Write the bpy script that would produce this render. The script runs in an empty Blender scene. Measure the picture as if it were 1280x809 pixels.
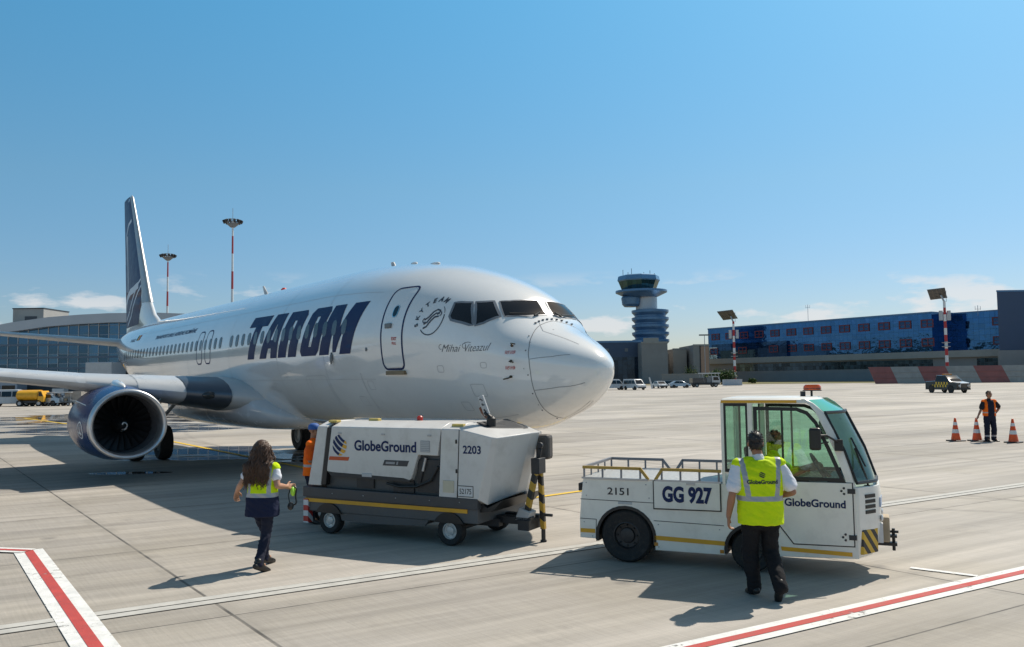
import bpy, bmesh, math, random
import numpy as np
from mathutils import Vector, Matrix
from mathutils.bvhtree import BVHTree
from mathutils import noise as mnoise
random.seed(7)
C = bpy.context.scene.collection
SC = bpy.context.scene
R = math.radians

# ------------------------------------------------------------------ camera
cam_d = bpy.data.cameras.new('camera')
cam_d.sensor_fit = 'HORIZONTAL'; cam_d.sensor_width = 36.0
cam_d.lens = 36.0*1046.45/1280.0
cam_d.clip_start = 0.1; cam_d.clip_end = 9000
cam = bpy.data.objects.new('camera', cam_d); C.objects.link(cam)
cam.matrix_world = (Matrix.Translation((0, 0, 2.576)) @ Matrix.Rotation(R(90)+0.06414, 4, 'X') @ Matrix.Rotation(-0.01363, 4, 'Z'))
SC.camera = cam

# ------------------------------------------------------------------ sky and sun
SUN_EL = R(50.5)
SUN_DIR = Vector((0.731*math.cos(SUN_EL), 0.682*math.cos(SUN_EL), math.sin(SUN_EL)))
world = bpy.data.worlds.new('World'); SC.world = world; world.use_nodes = True
wn = world.node_tree.nodes; wl = world.node_tree.links
for n in list(wn): wn.remove(n)
sky = wn.new('ShaderNodeTexSky'); sky.sky_type = 'NISHITA'; sky.sun_disc = False
sky.sun_elevation = SUN_EL; sky.sun_rotation = math.atan2(0.731, 0.682)
sky.altitude = 100; sky.air_density = 1.0; sky.dust_density = 0.6; sky.ozone_density = 3.0
hsv = wn.new('ShaderNodeHueSaturation'); hsv.inputs['Saturation'].default_value = 1.22; hsv.inputs['Hue'].default_value = 0.498; hsv.inputs['Value'].default_value = 2.0
tc = wn.new('ShaderNodeTexCoord')
sep = wn.new('ShaderNodeSeparateXYZ'); wl.new(tc.outputs['Generated'], sep.inputs[0])
gr = wn.new('ShaderNodeValToRGB'); wl.new(sep.outputs['Z'], gr.inputs[0])   # sky tint by height; warmer above the frame to neutralise blue fill light
g = gr.color_ramp.elements; g[0].position = 0.05; g[0].color = (.50, .505, .56, 1); g[1].position = 0.60; g[1].color = (.92, .80, .57, 1)
for ps, cc in ((.12, (.55, .575, .60)), (.22, (.64, .69, .64)), (.45, (.76, .96, .86))):
    q = g.new(ps); q.color = (*cc, 1)
gm = wn.new('ShaderNodeMixRGB'); gm.blend_type = 'MULTIPLY'; gm.inputs[0].default_value = 1
wl.new(sky.outputs[0], gm.inputs[1]); wl.new(gr.outputs[0], gm.inputs[2]); wl.new(gm.outputs[0], hsv.inputs['Color'])
mp = wn.new('ShaderNodeMapping'); mp.inputs['Scale'].default_value = (9, 9, 30); mp.inputs['Location'].default_value = (3.1, 1.7, 0.4)
wl.new(tc.outputs['Generated'], mp.inputs[0])
nz = wn.new('ShaderNodeTexNoise'); nz.inputs['Scale'].default_value = 1.0; nz.inputs['Detail'].default_value = 7; nz.inputs['Roughness'].default_value = 0.55
wl.new(mp.outputs[0], nz.inputs['Vector'])
cr = wn.new('ShaderNodeValToRGB'); cr.color_ramp.elements[0].position = 0.55; cr.color_ramp.elements[1].position = 0.625
wl.new(nz.outputs['Fac'], cr.inputs[0])
el = wn.new('ShaderNodeValToRGB')
e = el.color_ramp.elements; e[0].position = 0.0; e[0].color = (1, 1, 1, 1); e[1].position = 0.125; e[1].color = (0, 0, 0, 1)
e2 = e.new(0.085); e2.color = (0.9, 0.9, 0.9, 1)
wl.new(sep.outputs['Z'], el.inputs[0])
mul = wn.new('ShaderNodeMath'); mul.operation = 'MULTIPLY'
wl.new(cr.outputs[0], mul.inputs[0]); wl.new(el.outputs[0], mul.inputs[1])
mul2 = wn.new('ShaderNodeMath'); mul2.operation = 'MULTIPLY'; mul2.inputs[1].default_value = 0.75
wl.new(mul.outputs[0], mul2.inputs[0])
mixc = wn.new('ShaderNodeMixRGB'); mixc.inputs[2].default_value = (9.6, 9.5, 9.5, 1)
wl.new(mul2.outputs[0], mixc.inputs[0]); wl.new(hsv.outputs[0], mixc.inputs[1])
bg = wn.new('ShaderNodeBackground'); bg.inputs['Strength'].default_value = 0.085
wl.new(mixc.outputs[0], bg.inputs[0])
wo = wn.new('ShaderNodeOutputWorld'); wl.new(bg.outputs[0], wo.inputs[0])
sun_d = bpy.data.lights.new('sun', 'SUN'); sun_d.energy = 4.8; sun_d.angle = R(0.53); sun_d.color = (1.0, 0.93, 0.82)
sun = bpy.data.objects.new('sun', sun_d); C.objects.link(sun)
sun.rotation_euler = SUN_DIR.to_track_quat('Z', 'Y').to_euler()
SC.view_settings.view_transform = 'Standard'; SC.view_settings.look = 'None'
SC.view_settings.exposure = 0.0; SC.view_settings.gamma = 1.0; SC.view_settings.use_curve_mapping = False

# ------------------------------------------------------------------ materials
MATS = {}
def mat(name, col, rough=0.5, metal=0.0, var=0.06, vscale=3.0, coat=0.0, dirt=0.0, bump=0.0, bscale=60.0, spec=0.5, emit=0.0):
    """procedural paint / metal / cloth: base colour with soft noise variation, dirt patches and fine bump"""
    if name in MATS: return MATS[name]
    m = bpy.data.materials.new(name); m.use_nodes = True; MATS[name] = m
    nt = m.node_tree; N = nt.nodes; L = nt.links
    p = N['Principled BSDF']
    p.inputs['Roughness'].default_value = rough; p.inputs['Metallic'].default_value = metal
    p.inputs['Specular IOR Level'].default_value = spec
    if coat: p.inputs['Coat Weight'].default_value = coat; p.inputs['Coat Roughness'].default_value = 0.04
    t = N.new('ShaderNodeTexCoord')
    n = N.new('ShaderNodeTexNoise'); n.inputs['Scale'].default_value = vscale; n.inputs['Detail'].default_value = 6
    L.new(t.outputs['Object'], n.inputs['Vector'])
    mr = N.new('ShaderNodeMapRange'); mr.inputs[1].default_value = 0.3; mr.inputs[2].default_value = 0.7
    mr.inputs[3].default_value = 1-var; mr.inputs[4].default_value = 1+var
    L.new(n.outputs['Fac'], mr.inputs[0])
    mx = N.new('ShaderNodeMixRGB'); mx.blend_type = 'MULTIPLY'; mx.inputs[0].default_value = 1
    mx.inputs[1].default_value = (*col, 1); L.new(mr.outputs[0], mx.inputs[2])
    out = mx.outputs[0]
    if dirt:
        n2 = N.new('ShaderNodeTexNoise'); n2.inputs['Scale'].default_value = vscale*2.3; n2.inputs['Detail'].default_value = 9; n2.inputs['Roughness'].default_value = .65
        L.new(t.outputs['Object'], n2.inputs['Vector'])
        r2 = N.new('ShaderNodeMapRange'); r2.inputs[1].default_value = .5; r2.inputs[2].default_value = .78; r2.inputs[4].default_value = dirt
        L.new(n2.outputs['Fac'], r2.inputs[0])
        m2 = N.new('ShaderNodeMixRGB'); m2.inputs[2].default_value = (.16, .13, .10, 1)
        L.new(r2.outputs[0], m2.inputs[0]); L.new(out, m2.inputs[1]); out = m2.outputs[0]
    L.new(out, p.inputs['Base Color'])
    if emit:
        L.new(out, p.inputs['Emission Color']); p.inputs['Emission Strength'].default_value = emit
    rr = N.new('ShaderNodeMapRange'); rr.inputs[1].default_value = .3; rr.inputs[2].default_value = .7
    rr.inputs[3].default_value = max(0.02, rough*0.85); rr.inputs[4].default_value = min(1, rough*1.15)
    L.new(n.outputs['Fac'], rr.inputs[0]); L.new(rr.outputs[0], p.inputs['Roughness'])
    if bump:
        nb = N.new('ShaderNodeTexNoise'); nb.inputs['Scale'].default_value = bscale; nb.inputs['Detail'].default_value = 3
        L.new(t.outputs['Object'], nb.inputs['Vector'])
        b = N.new('ShaderNodeBump'); b.inputs['Strength'].default_value = bump; b.inputs['Distance'].default_value = 0.02
        L.new(nb.outputs['Fac'], b.inputs['Height']); L.new(b.outputs[0], p.inputs['Normal'])
    return m
def glass(name, tint, gloss=1.0, rough=0.02):
    """thin tinted pane: see-through with a Fresnel reflection"""
    if name in MATS: return MATS[name]
    m = bpy.data.materials.new(name); m.use_nodes = True; MATS[name] = m
    N = m.node_tree.nodes; L = m.node_tree.links
    N.remove(N['Principled BSDF'])
    tr = N.new('ShaderNodeBsdfTransparent'); tr.inputs[0].default_value = (*tint, 1)
    gl = N.new('ShaderNodeBsdfGlossy'); gl.inputs['Roughness'].default_value = rough
    lw = N.new('ShaderNodeLayerWeight'); lw.inputs['Blend'].default_value = .5
    fp = N.new('ShaderNodeMath'); fp.operation = 'POWER'; fp.inputs[1].default_value = 4.0; L.new(lw.outputs['Facing'], fp.inputs[0])
    fr = N.new('ShaderNodeMath'); fr.operation = 'MULTIPLY_ADD'; fr.inputs[1].default_value = .8; fr.inputs[2].default_value = .045; L.new(fp.outputs[0], fr.inputs[0])
    t = N.new('ShaderNodeTexCoord'); n = N.new('ShaderNodeTexNoise'); n.inputs['Scale'].default_value = 4
    L.new(t.outputs['Object'], n.inputs['Vector'])
    mm = N.new('ShaderNodeMath'); mm.operation = 'MULTIPLY_ADD'; mm.inputs[1].default_value = 0.06
    L.new(n.outputs['Fac'], mm.inputs[0]); L.new(fr.outputs[0], mm.inputs[2])
    mx = N.new('ShaderNodeMixShader'); L.new(mm.outputs[0], mx.inputs[0]); L.new(tr.outputs[0], mx.inputs[1]); L.new(gl.outputs[0], mx.inputs[2])
    L.new(mx.outputs[0], N['Material Output'].inputs[0])
    return m
def worn(name, col, scale=9.0, amount=.52):
    """road paint with chipped, rubbed-away spots that show the concrete below"""
    m = mat(name, col, .75, var=.10, vscale=5, dirt=.25, bump=.2); N = m.node_tree.nodes; L = m.node_tree.links
    t = N.new('ShaderNodeTexCoord'); n = N.new('ShaderNodeTexNoise'); n.inputs['Scale'].default_value = scale; n.inputs['Detail'].default_value = 10; n.inputs['Roughness'].default_value = .75
    L.new(t.outputs['Object'], n.inputs['Vector'])
    n2 = N.new('ShaderNodeTexNoise'); n2.inputs['Scale'].default_value = .7; n2.inputs['Detail'].default_value = 4; L.new(t.outputs['Object'], n2.inputs['Vector'])
    s = N.new('ShaderNodeMath'); s.operation = 'MULTIPLY_ADD'; s.inputs[1].default_value = .45; L.new(n2.outputs['Fac'], s.inputs[0]); L.new(n.outputs['Fac'], s.inputs[2])
    r = N.new('ShaderNodeMapRange'); r.inputs[1].default_value = amount+.30; r.inputs[2].default_value = amount+.40; r.inputs[4].default_value = .85; L.new(s.outputs[0], r.inputs[0])
    tr = N.new('ShaderNodeBsdfTransparent'); mx = N.new('ShaderNodeMixShader'); L.new(r.outputs[0], mx.inputs[0]); L.new(N['Principled BSDF'].outputs[0], mx.inputs[1]); L.new(tr.outputs[0], mx.inputs[2])
    L.new(mx.outputs[0], N['Material Output'].inputs[0]); return m
def stripes(name, c1, c2, width, axis=(1, 0, 1), rough=.5, duty=.5):
    """hazard / mast bands painted on, in object space"""
    if name in MATS: return MATS[name]
    m = bpy.data.materials.new(name); m.use_nodes = True; MATS[name] = m
    N = m.node_tree.nodes; L = m.node_tree.links; p = N['Principled BSDF']; p.inputs['Roughness'].default_value = rough
    t = N.new('ShaderNodeTexCoord'); d = N.new('ShaderNodeVectorMath'); d.operation = 'DOT_PRODUCT'; d.inputs[1].default_value = axis
    L.new(t.outputs['Object'], d.inputs[0])
    a = N.new('ShaderNodeMath'); a.operation = 'DIVIDE'; a.inputs[1].default_value = width*2; L.new(d.outputs['Value'], a.inputs[0])
    f = N.new('ShaderNodeMath'); f.operation = 'FRACT'; L.new(a.outputs[0], f.inputs[0])
    g = N.new('ShaderNodeMath'); g.operation = 'GREATER_THAN'; g.inputs[1].default_value = duty; L.new(f.outputs[0], g.inputs[0])
    n = N.new('ShaderNodeTexNoise'); n.inputs['Scale'].default_value = 9; n.inputs['Detail'].default_value = 5; L.new(t.outputs['Object'], n.inputs['Vector'])
    mx = N.new('ShaderNodeMixRGB'); mx.inputs[1].default_value = (*c1, 1); mx.inputs[2].default_value = (*c2, 1); L.new(g.outputs[0], mx.inputs[0])
    mr = N.new('ShaderNodeMapRange'); mr.inputs[3].default_value = .8; mr.inputs[4].default_value = 1.15; L.new(n.outputs['Fac'], mr.inputs[0])
    mm = N.new('ShaderNodeMixRGB'); mm.blend_type = 'MULTIPLY'; mm.inputs[0].default_value = 1; L.new(mx.outputs[0], mm.inputs[1]); L.new(mr.outputs[0], mm.inputs[2])
    L.new(mm.outputs[0], p.inputs['Base Color'])
    return m
def curtain(name, col, dx, dz, line=0.05, metal=.85, rough=.07, frame=(.05, .07, .1), tone=.25):
    """curtain-wall glazing: mirror glass with mullion grid and pane-to-pane tone differences, in object space (X along, Z up)"""
    if name in MATS: return MATS[name]
    m = bpy.data.materials.new(name); m.use_nodes = True; MATS[name] = m
    N = m.node_tree.nodes; L = m.node_tree.links; p = N['Principled BSDF']
    t = N.new('ShaderNodeTexCoord'); s = N.new('ShaderNodeSeparateXYZ'); L.new(t.outputs['Object'], s.inputs[0])
    def frac(o, w):
        a = N.new('ShaderNodeMath'); a.operation = 'DIVIDE'; a.inputs[1].default_value = w; L.new(o, a.inputs[0])
        f = N.new('ShaderNodeMath'); f.operation = 'FRACT'; L.new(a.outputs[0], f.inputs[0])
        fl = N.new('ShaderNodeMath'); fl.operation = 'FLOOR'; L.new(a.outputs[0], fl.inputs[0])
        g = N.new('ShaderNodeMath'); g.operation = 'LESS_THAN'; g.inputs[1].default_value = line/w; L.new(f.outputs[0], g.inputs[0])
        return g.outputs[0], fl.outputs[0]
    gx, fx = frac(s.outputs[0], dx); gz, fz = frac(s.outputs[2], dz)
    mxm = N.new('ShaderNodeMath'); mxm.operation = 'MAXIMUM'; L.new(gx, mxm.inputs[0]); L.new(gz, mxm.inputs[1])
    cb = N.new('ShaderNodeCombineXYZ'); L.new(fx, cb.inputs[0]); L.new(fz, cb.inputs[2])
    w = N.new('ShaderNodeTexWhiteNoise'); L.new(cb.outputs[0], w.inputs['Vector'])
    mr = N.new('ShaderNodeMapRange'); mr.inputs[3].default_value = 1-tone; mr.inputs[4].default_value = 1+tone; L.new(w.outputs['Value'], mr.inputs[0])
    mu = N.new('ShaderNodeMixRGB'); mu.blend_type = 'MULTIPLY'; mu.inputs[0].default_value = 1; mu.inputs[1].default_value = (*col, 1); L.new(mr.outputs[0], mu.inputs[2])
    mx = N.new('ShaderNodeMixRGB'); L.new(mxm.outputs[0], mx.inputs[0]); L.new(mu.outputs[0], mx.inputs[1]); mx.inputs[2].default_value = (*frame, 1)
    L.new(mx.outputs[0], p.inputs['Base Color'])
    p.inputs['Metallic'].default_value = metal
    rr = N.new('ShaderNodeMath'); rr.operation = 'MULTIPLY_ADD'; rr.inputs[1].default_value = .4; rr.inputs[2].default_value = rough; L.new(mxm.outputs[0], rr.inputs[0])
    L.new(rr.outputs[0], p.inputs['Roughness'])
    nb = N.new('ShaderNodeTexNoise'); nb.inputs['Scale'].default_value = .5; L.new(t.outputs['Object'], nb.inputs['Vector'])
    b = N.new('ShaderNodeBump'); b.inputs['Strength'].default_value = .12; b.inputs['Distance'].default_value = .25; L.new(nb.outputs['Fac'], b.inputs['Height']); L.new(b.outputs[0], p.inputs['Normal'])
    return m

WHITE = mat('white_aircraft_paint', (.79, .785, .77), .16, coat=1.0, var=.03, vscale=.7, dirt=.06, bump=.04, bscale=1.1)
WPAINT = mat('white_vehicle_paint', (.80, .77, .70), .32, coat=.25, var=.06, vscale=1.5, dirt=.22)
GPUW = mat('white_unit_paint', (.62, .60, .575), .38, coat=.15, var=.06, vscale=1.5, dirt=.30)
NAVY = mat('navy_paint', (.012, .028, .095), .42, var=.1, spec=.35)
ENGBLUE = mat('engine_blue_paint', (.008, .034, .135), .30, coat=.2, var=.08)
SILVER = mat('polished_metal', (.72, .72, .73), .2, metal=1, var=.05)
STEEL = mat('brushed_steel', (.42, .42, .43), .42, metal=.8, var=.12)
DARKM = mat('dark_metal', (.035, .036, .04), .5, metal=.3, var=.2, dirt=.15)
BLACK = mat('black_plastic', (.012, .012, .013), .45, var=.15)
GREYP = mat('grey_paint', (.16, .17, .18), .45, var=.1, dirt=.2)
LGREY = mat('light_grey_paint', (.45, .46, .47), .45, var=.08, dirt=.12)
TYRE = mat('tyre_rubber', (.017, .017, .018), .8, var=.25, vscale=8, dirt=.25, bump=.3, bscale=40)
YELLOW = mat('yellow_paint', (.72, .36, .02), .42, var=.1, dirt=.12)
ORANGE = mat('orange_plastic', (.85, .10, .01), .4, var=.08)
REDP = mat('red_paint', (.5, .025, .02), .42, var=.1, dirt=.1)
INK = mat('navy_lettering', (.009, .022, .090), .5, var=.08, spec=.25)
INKB = mat('dark_lettering', (.02, .02, .025), .45, var=.08)
DGLASS = mat('dark_window_glass', (.012, .014, .018), .04, var=.3, vscale=.8)
CABG = mat('cabin_window_glass', (.07, .085, .10), .15, var=.4, vscale=.6)

# ------------------------------------------------------------------ object helpers
def tag(o, label=None, cat=None, group=None, kind=None):
    if label: o['label'] = label
    if cat: o['category'] = cat
    if group: o['group'] = group
    if kind: o['kind'] = kind
    return o
def thing(name, label, cat, loc=(0, 0, 0), rz=0, group=None):
    o = bpy.data.objects.new(name, None); C.objects.link(o); o.location = loc; o.rotation_euler = (0, 0, rz)
    o.empty_display_size = .3
    return tag(o, label, cat, group)
def copy_tree(o, parent=None):
    c = o.copy(); C.objects.link(c)
    if parent: c.parent = parent
    for ch in list(o.children): copy_tree(ch, c)
    return c
class MB:
    def __init__(s): s.bm = bmesh.new(); s.mi = 0
    def faces(s, pts, fs):
        v = [s.bm.verts.new(p) for p in pts]
        for f in fs:
            try: fc = s.bm.faces.new([v[i] for i in f]); fc.material_index = s.mi
            except ValueError: pass
        return s
    def box(s, x0, x1, y0, y1, z0, z1, M=None):
        p = [Vector(q) for q in ((x0,y0,z0),(x1,y0,z0),(x1,y1,z0),(x0,y1,z0),(x0,y0,z1),(x1,y0,z1),(x1,y1,z1),(x0,y1,z1))]
        if M is not None: p = [M @ q for q in p]
        return s.faces(p, [(3,2,1,0),(4,5,6,7),(0,1,5,4),(1,2,6,5),(2,3,7,6),(3,0,4,7)])
    def hexa(s, p):  # eight corners: bottom four then top four, both counter-clockwise
        return s.faces(p, [(3,2,1,0),(4,5,6,7),(0,1,5,4),(1,2,6,5),(2,3,7,6),(3,0,4,7)])
    def prism(s, poly, a, b, axis='y', M=None):
        """extrude a 2-D polygon: axis y -> (x,z) outline, z -> (x,y) outline, x -> (y,z) outline"""
        def q(p, t): return {'y': (p[0], t, p[1]), 'z': (p[0], p[1], t), 'x': (t, p[0], p[1])}[axis]
        n = len(poly); pts = [Vector(q(p, a)) for p in poly]+[Vector(q(p, b)) for p in poly]
        if M is not None: pts = [M @ k for k in pts]
        return s.faces(pts, [tuple(range(n)), tuple(range(2*n-1, n-1, -1))]+[(i, i+n, (i+1) % n+n, (i+1) % n) for i in range(n)])
    def rings(s, rs, cap=True, close=True):
        n = len(rs[0]); vs = [[s.bm.verts.new(p) for p in r] for r in rs]
        for a, b in zip(vs, vs[1:]):
            for i in range(n if close else n-1):
                f = s.bm.faces.new((a[i], a[(i+1) % n], b[(i+1) % n], b[i])); f.material_index = s.mi
        if cap:
            for r in (vs[0][::-1], vs[-1]):
                f = s.bm.faces.new(r); f.material_index = s.mi
        return s
    def tube(s, pts, r, n=10, cap=True):
        pts = [Vector(p) for p in pts]; rs = r if isinstance(r, (list, tuple)) else [r]*len(pts); out = []
        up = None
        for i, p in enumerate(pts):
            d = (pts[min(i+1, len(pts)-1)]-pts[max(i-1, 0)]).normalized()
            if up is None: up = Vector((0, 0, 1)) if abs(d.z) < .9 else Vector((1, 0, 0))
            a = d.cross(up).normalized(); up = a.cross(d).normalized()
            out.append([p+rs[i]*(math.cos(t)*a+math.sin(t)*up) for t in [2*math.pi*k/n for k in range(n)]])
        return s.rings(out, cap)
    def lathe(s, prof, n=24, axis='z', o=(0, 0, 0), cap=True, squash=None):
        rs = []
        for r, t in prof:
            ring = []
            for k in range(n):
                a = 2*math.pi*k/n; u, v = r*math.cos(a), r*math.sin(a)
                if squash and v < 0: v *= squash
                p = {'z': (u, v, t), 'x': (t, u, v), 'y': (u, t, v)}[axis]
                ring.append((p[0]+o[0], p[1]+o[1], p[2]+o[2]))
            rs.append(ring)
        return s.rings(rs, cap)
    def ball(s, c, r, sub=2, sc=(1, 1, 1), M=None):
        m = Matrix.Translation(c) @ (M.to_4x4() if M else Matrix.Identity(4)) @ Matrix.Diagonal((r*sc[0], r*sc[1], r*sc[2], 1))
        res = bmesh.ops.create_icosphere(s.bm, subdivisions=sub, radius=1, matrix=m)
        for f in {f for v in res['verts'] for f in v.link_faces}: f.material_index = s.mi
        return s
    def limb(s, pts, rs, n=14):
        for p, r in zip(pts, rs): s.ball(p, r)
        for i in range(len(pts)-1):
            s.tube([pts[i], pts[i+1]], [rs[i], rs[i+1]], n)
        return s
    def build(s, name, m=None, parent=None, smooth=35, bevel=0, seg=2, split=False):
        if split:      # every loose piece becomes a part of its own
            left = set(s.bm.faces); o = None
            while left:
                st = [left.pop()]; isl = list(st)
                while st:
                    for e_ in st.pop().edges:
                        for f in e_.link_faces:
                            if f in left: left.remove(f); st.append(f); isl.append(f)
                nb = MB(); mp_ = {}
                for f in isl:
                    nf = nb.bm.faces.new([mp_.setdefault(v, None) or mp_.__setitem__(v, nb.bm.verts.new(v.co)) or mp_[v] for v in f.verts]); nf.material_index = f.material_index
                o = nb.build(name, m, parent, smooth, bevel, seg)
            s.bm.free(); return o
        bmesh.ops.recalc_face_normals(s.bm, faces=s.bm.faces[:])
        me = bpy.data.meshes.new(name); s.bm.to_mesh(me); s.bm.free()
        return finish(name, me, m, parent, smooth, bevel, seg)
def finish(name, me, m=None, parent=None, smooth=35, bevel=0, seg=2):
    for k in (m if isinstance(m, (list, tuple)) else [m]):
        if k: me.materials.append(k)
    if smooth:
        me.polygons.foreach_set('use_smooth', [True]*len(me.polygons))
        if smooth < 180: me.set_sharp_from_angle(angle=R(smooth))
    o = bpy.data.objects.new(name, me); C.objects.link(o)
    if parent: o.parent = parent
    if bevel:
        b = o.modifiers.new('bevel', 'BEVEL'); b.width = bevel; b.segments = seg; b.limit_method = 'ANGLE'; b.angle_limit = R(40)
    return o
def remeshed(mb, name, m, parent, voxel=.01, it=4, paint=None, fold=0):
    """fuse overlapping closed shapes into ONE continuous skin"""
    me = bpy.data.meshes.new(name); bmesh.ops.recalc_face_normals(mb.bm, faces=mb.bm.faces[:]); mb.bm.to_mesh(me); mb.bm.free()
    t = bpy.data.objects.new('tmp', me); C.objects.link(t)
    r = t.modifiers.new('r', 'REMESH'); r.mode = 'VOXEL'; r.voxel_size = voxel
    if it: sm = t.modifiers.new('s', 'SMOOTH'); sm.iterations = it; sm.factor = .5
    dg = bpy.context.evaluated_depsgraph_get(); dg.update()
    out = bpy.data.meshes.new_from_object(t.evaluated_get(dg)); out.name = name
    bpy.data.objects.remove(t); bpy.data.meshes.remove(me)
    out.materials.clear()
    if fold:      # cloth folds: slanting creases pushed in and out along the normals
        mv = []
        for v in out.vertices:
            p = v.co; q = Vector((p.x*7+p.z*4, p.y*7, p.z*13+p.x*6))
            mv.append(v.co+v.normal*fold*(mnoise.noise(q)+.6*mnoise.noise(q*2.3)))
        for v, q in zip(out.vertices, mv): v.co = q
    o = finish(name, out, m, parent, 180)
    if paint:
        out.polygons.foreach_set('material_index', [paint(p.center) for p in out.polygons])
    return o
def text_bm(s, size=1.0, bold=0.0, shear=0.0, align='CENTER', sx=1.0, spacing=1.0):
    cu = bpy.data.curves.new('t', 'FONT'); cu.body = s; cu.size = size; cu.offset = bold; cu.shear = shear
    cu.align_x = align; cu.align_y = 'CENTER'; cu.space_character = spacing; cu.resolution_u = 4
    o = bpy.data.objects.new('t', cu); C.objects.link(o)
    dg = bpy.context.evaluated_depsgraph_get(); dg.update()
    me = bpy.data.meshes.new_from_object(o.evaluated_get(dg))
    bm = bmesh.new(); bm.from_mesh(me); bpy.data.objects.remove(o); bpy.data.curves.remove(cu); bpy.data.meshes.remove(me)
    for v in bm.verts: v.co.x *= sx
    return bm
def poly_bm(loops):
    """flat filled outline with holes (even-odd)"""
    cu = bpy.data.curves.new('p', 'CURVE'); cu.dimensions = '2D'; cu.fill_mode = 'BOTH'
    for lp in loops:
        sp = cu.splines.new('POLY'); sp.points.add(len(lp)-1); sp.use_cyclic_u = True
        for k, p in enumerate(lp): sp.points[k].co = (p[0], p[1], 0, 1)
    o = bpy.data.objects.new('p', cu); C.objects.link(o)
    dg = bpy.context.evaluated_depsgraph_get(); dg.update()
    me = bpy.data.meshes.new_from_object(o.evaluated_get(dg))
    bm = bmesh.new(); bm.from_mesh(me); bpy.data.objects.remove(o); bpy.data.curves.remove(cu); bpy.data.meshes.remove(me)
    return bm
def slice_bm(bm, sx, sy):
    xs = [v.co.x for v in bm.verts]; ys = [v.co.y for v in bm.verts]
    for (a, b, st, no) in ((min(xs), max(xs), sx, (1, 0, 0)), (min(ys), max(ys), sy, (0, 1, 0))):
        if not st: continue
        k = math.floor(a/st)+1
        while k*st < b:
            bmesh.ops.bisect_plane(bm, geom=bm.verts[:]+bm.edges[:]+bm.faces[:], plane_co=[c*k*st for c in no], plane_no=no); k += 1
    return bm
def bm_obj(bm, name, m, parent, smooth=180):
    me = bpy.data.meshes.new(name); bm.to_mesh(me); bm.free()
    return finish(name, me, m, parent, smooth)
def place_text(bm, M, name, m, parent):
    """flat lettering put on a flat panel with matrix M (text x -> M col 0, text y -> M col 1)"""
    bm.transform(M); return bm_obj(bm, name, m, parent, 0)
def frame(o, x, y):
    x = Vector(x).normalized(); y = Vector(y).normalized(); z = x.cross(y)
    m = Matrix((x, y, z)).transposed().to_4x4(); m.translation = o; return m
def rrect(cx, cy, w, h, r, n=4):
    out = []
    for qx, qy, a0 in ((1, 1, 0), (-1, 1, 90), (-1, -1, 180), (1, -1, 270)):
        for k in range(n+1):
            a = R(a0+90*k/n); out.append((cx+qx*(w/2-r)+r*math.cos(a), cy+qy*(h/2-r)+r*math.sin(a)))
    return out
def struct(name, mb, m, **k): return tag(mb.build(name, m, **k), kind='structure')
def wheel(name, parent, c, r, w, rim=None, tyre=TYRE, rimr=.58, axis='y', side=-1, nuts=6):
    """tyre part with a rim sub-part and hub"""
    b = MB(); h = w/2
    b.lathe([(r*rimr, -h*.8), (r*.9, -h), (r*.97, -h*.85), (r, -h*.55), (r, h*.55), (r*.97, h*.85), (r*.9, h), (r*rimr, h*.8)], 36, axis, cap=False)
    b.lathe([(r*rimr, -h*.8), (r*rimr, h*.8)], 36, axis, cap=False)
    t = b.build(name, tyre, parent, 40); t.location = c
    b = MB()
    for sd in (-1, 1):
        b.lathe([(r*rimr, sd*h*.8), (r*rimr*.93, sd*h*.83), (r*rimr*.85, sd*h*.45), (r*.3, sd*h*.4), (r*.27, sd*h*.62), (r*.12, sd*h*.7), (0.001, sd*h*.7)], 30, axis, cap=False)
        for k in range(nuts):
            a = 2*math.pi*k/nuts; u, v = r*.38*math.cos(a), r*.38*math.sin(a)
            q = (u, sd*h*.48, v) if axis == 'y' else (sd*h*.48, u, v)
            b.ball(q, r*.045, 1)
    b.build('rim', rim or STEEL, t, 40)
    return t

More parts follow.
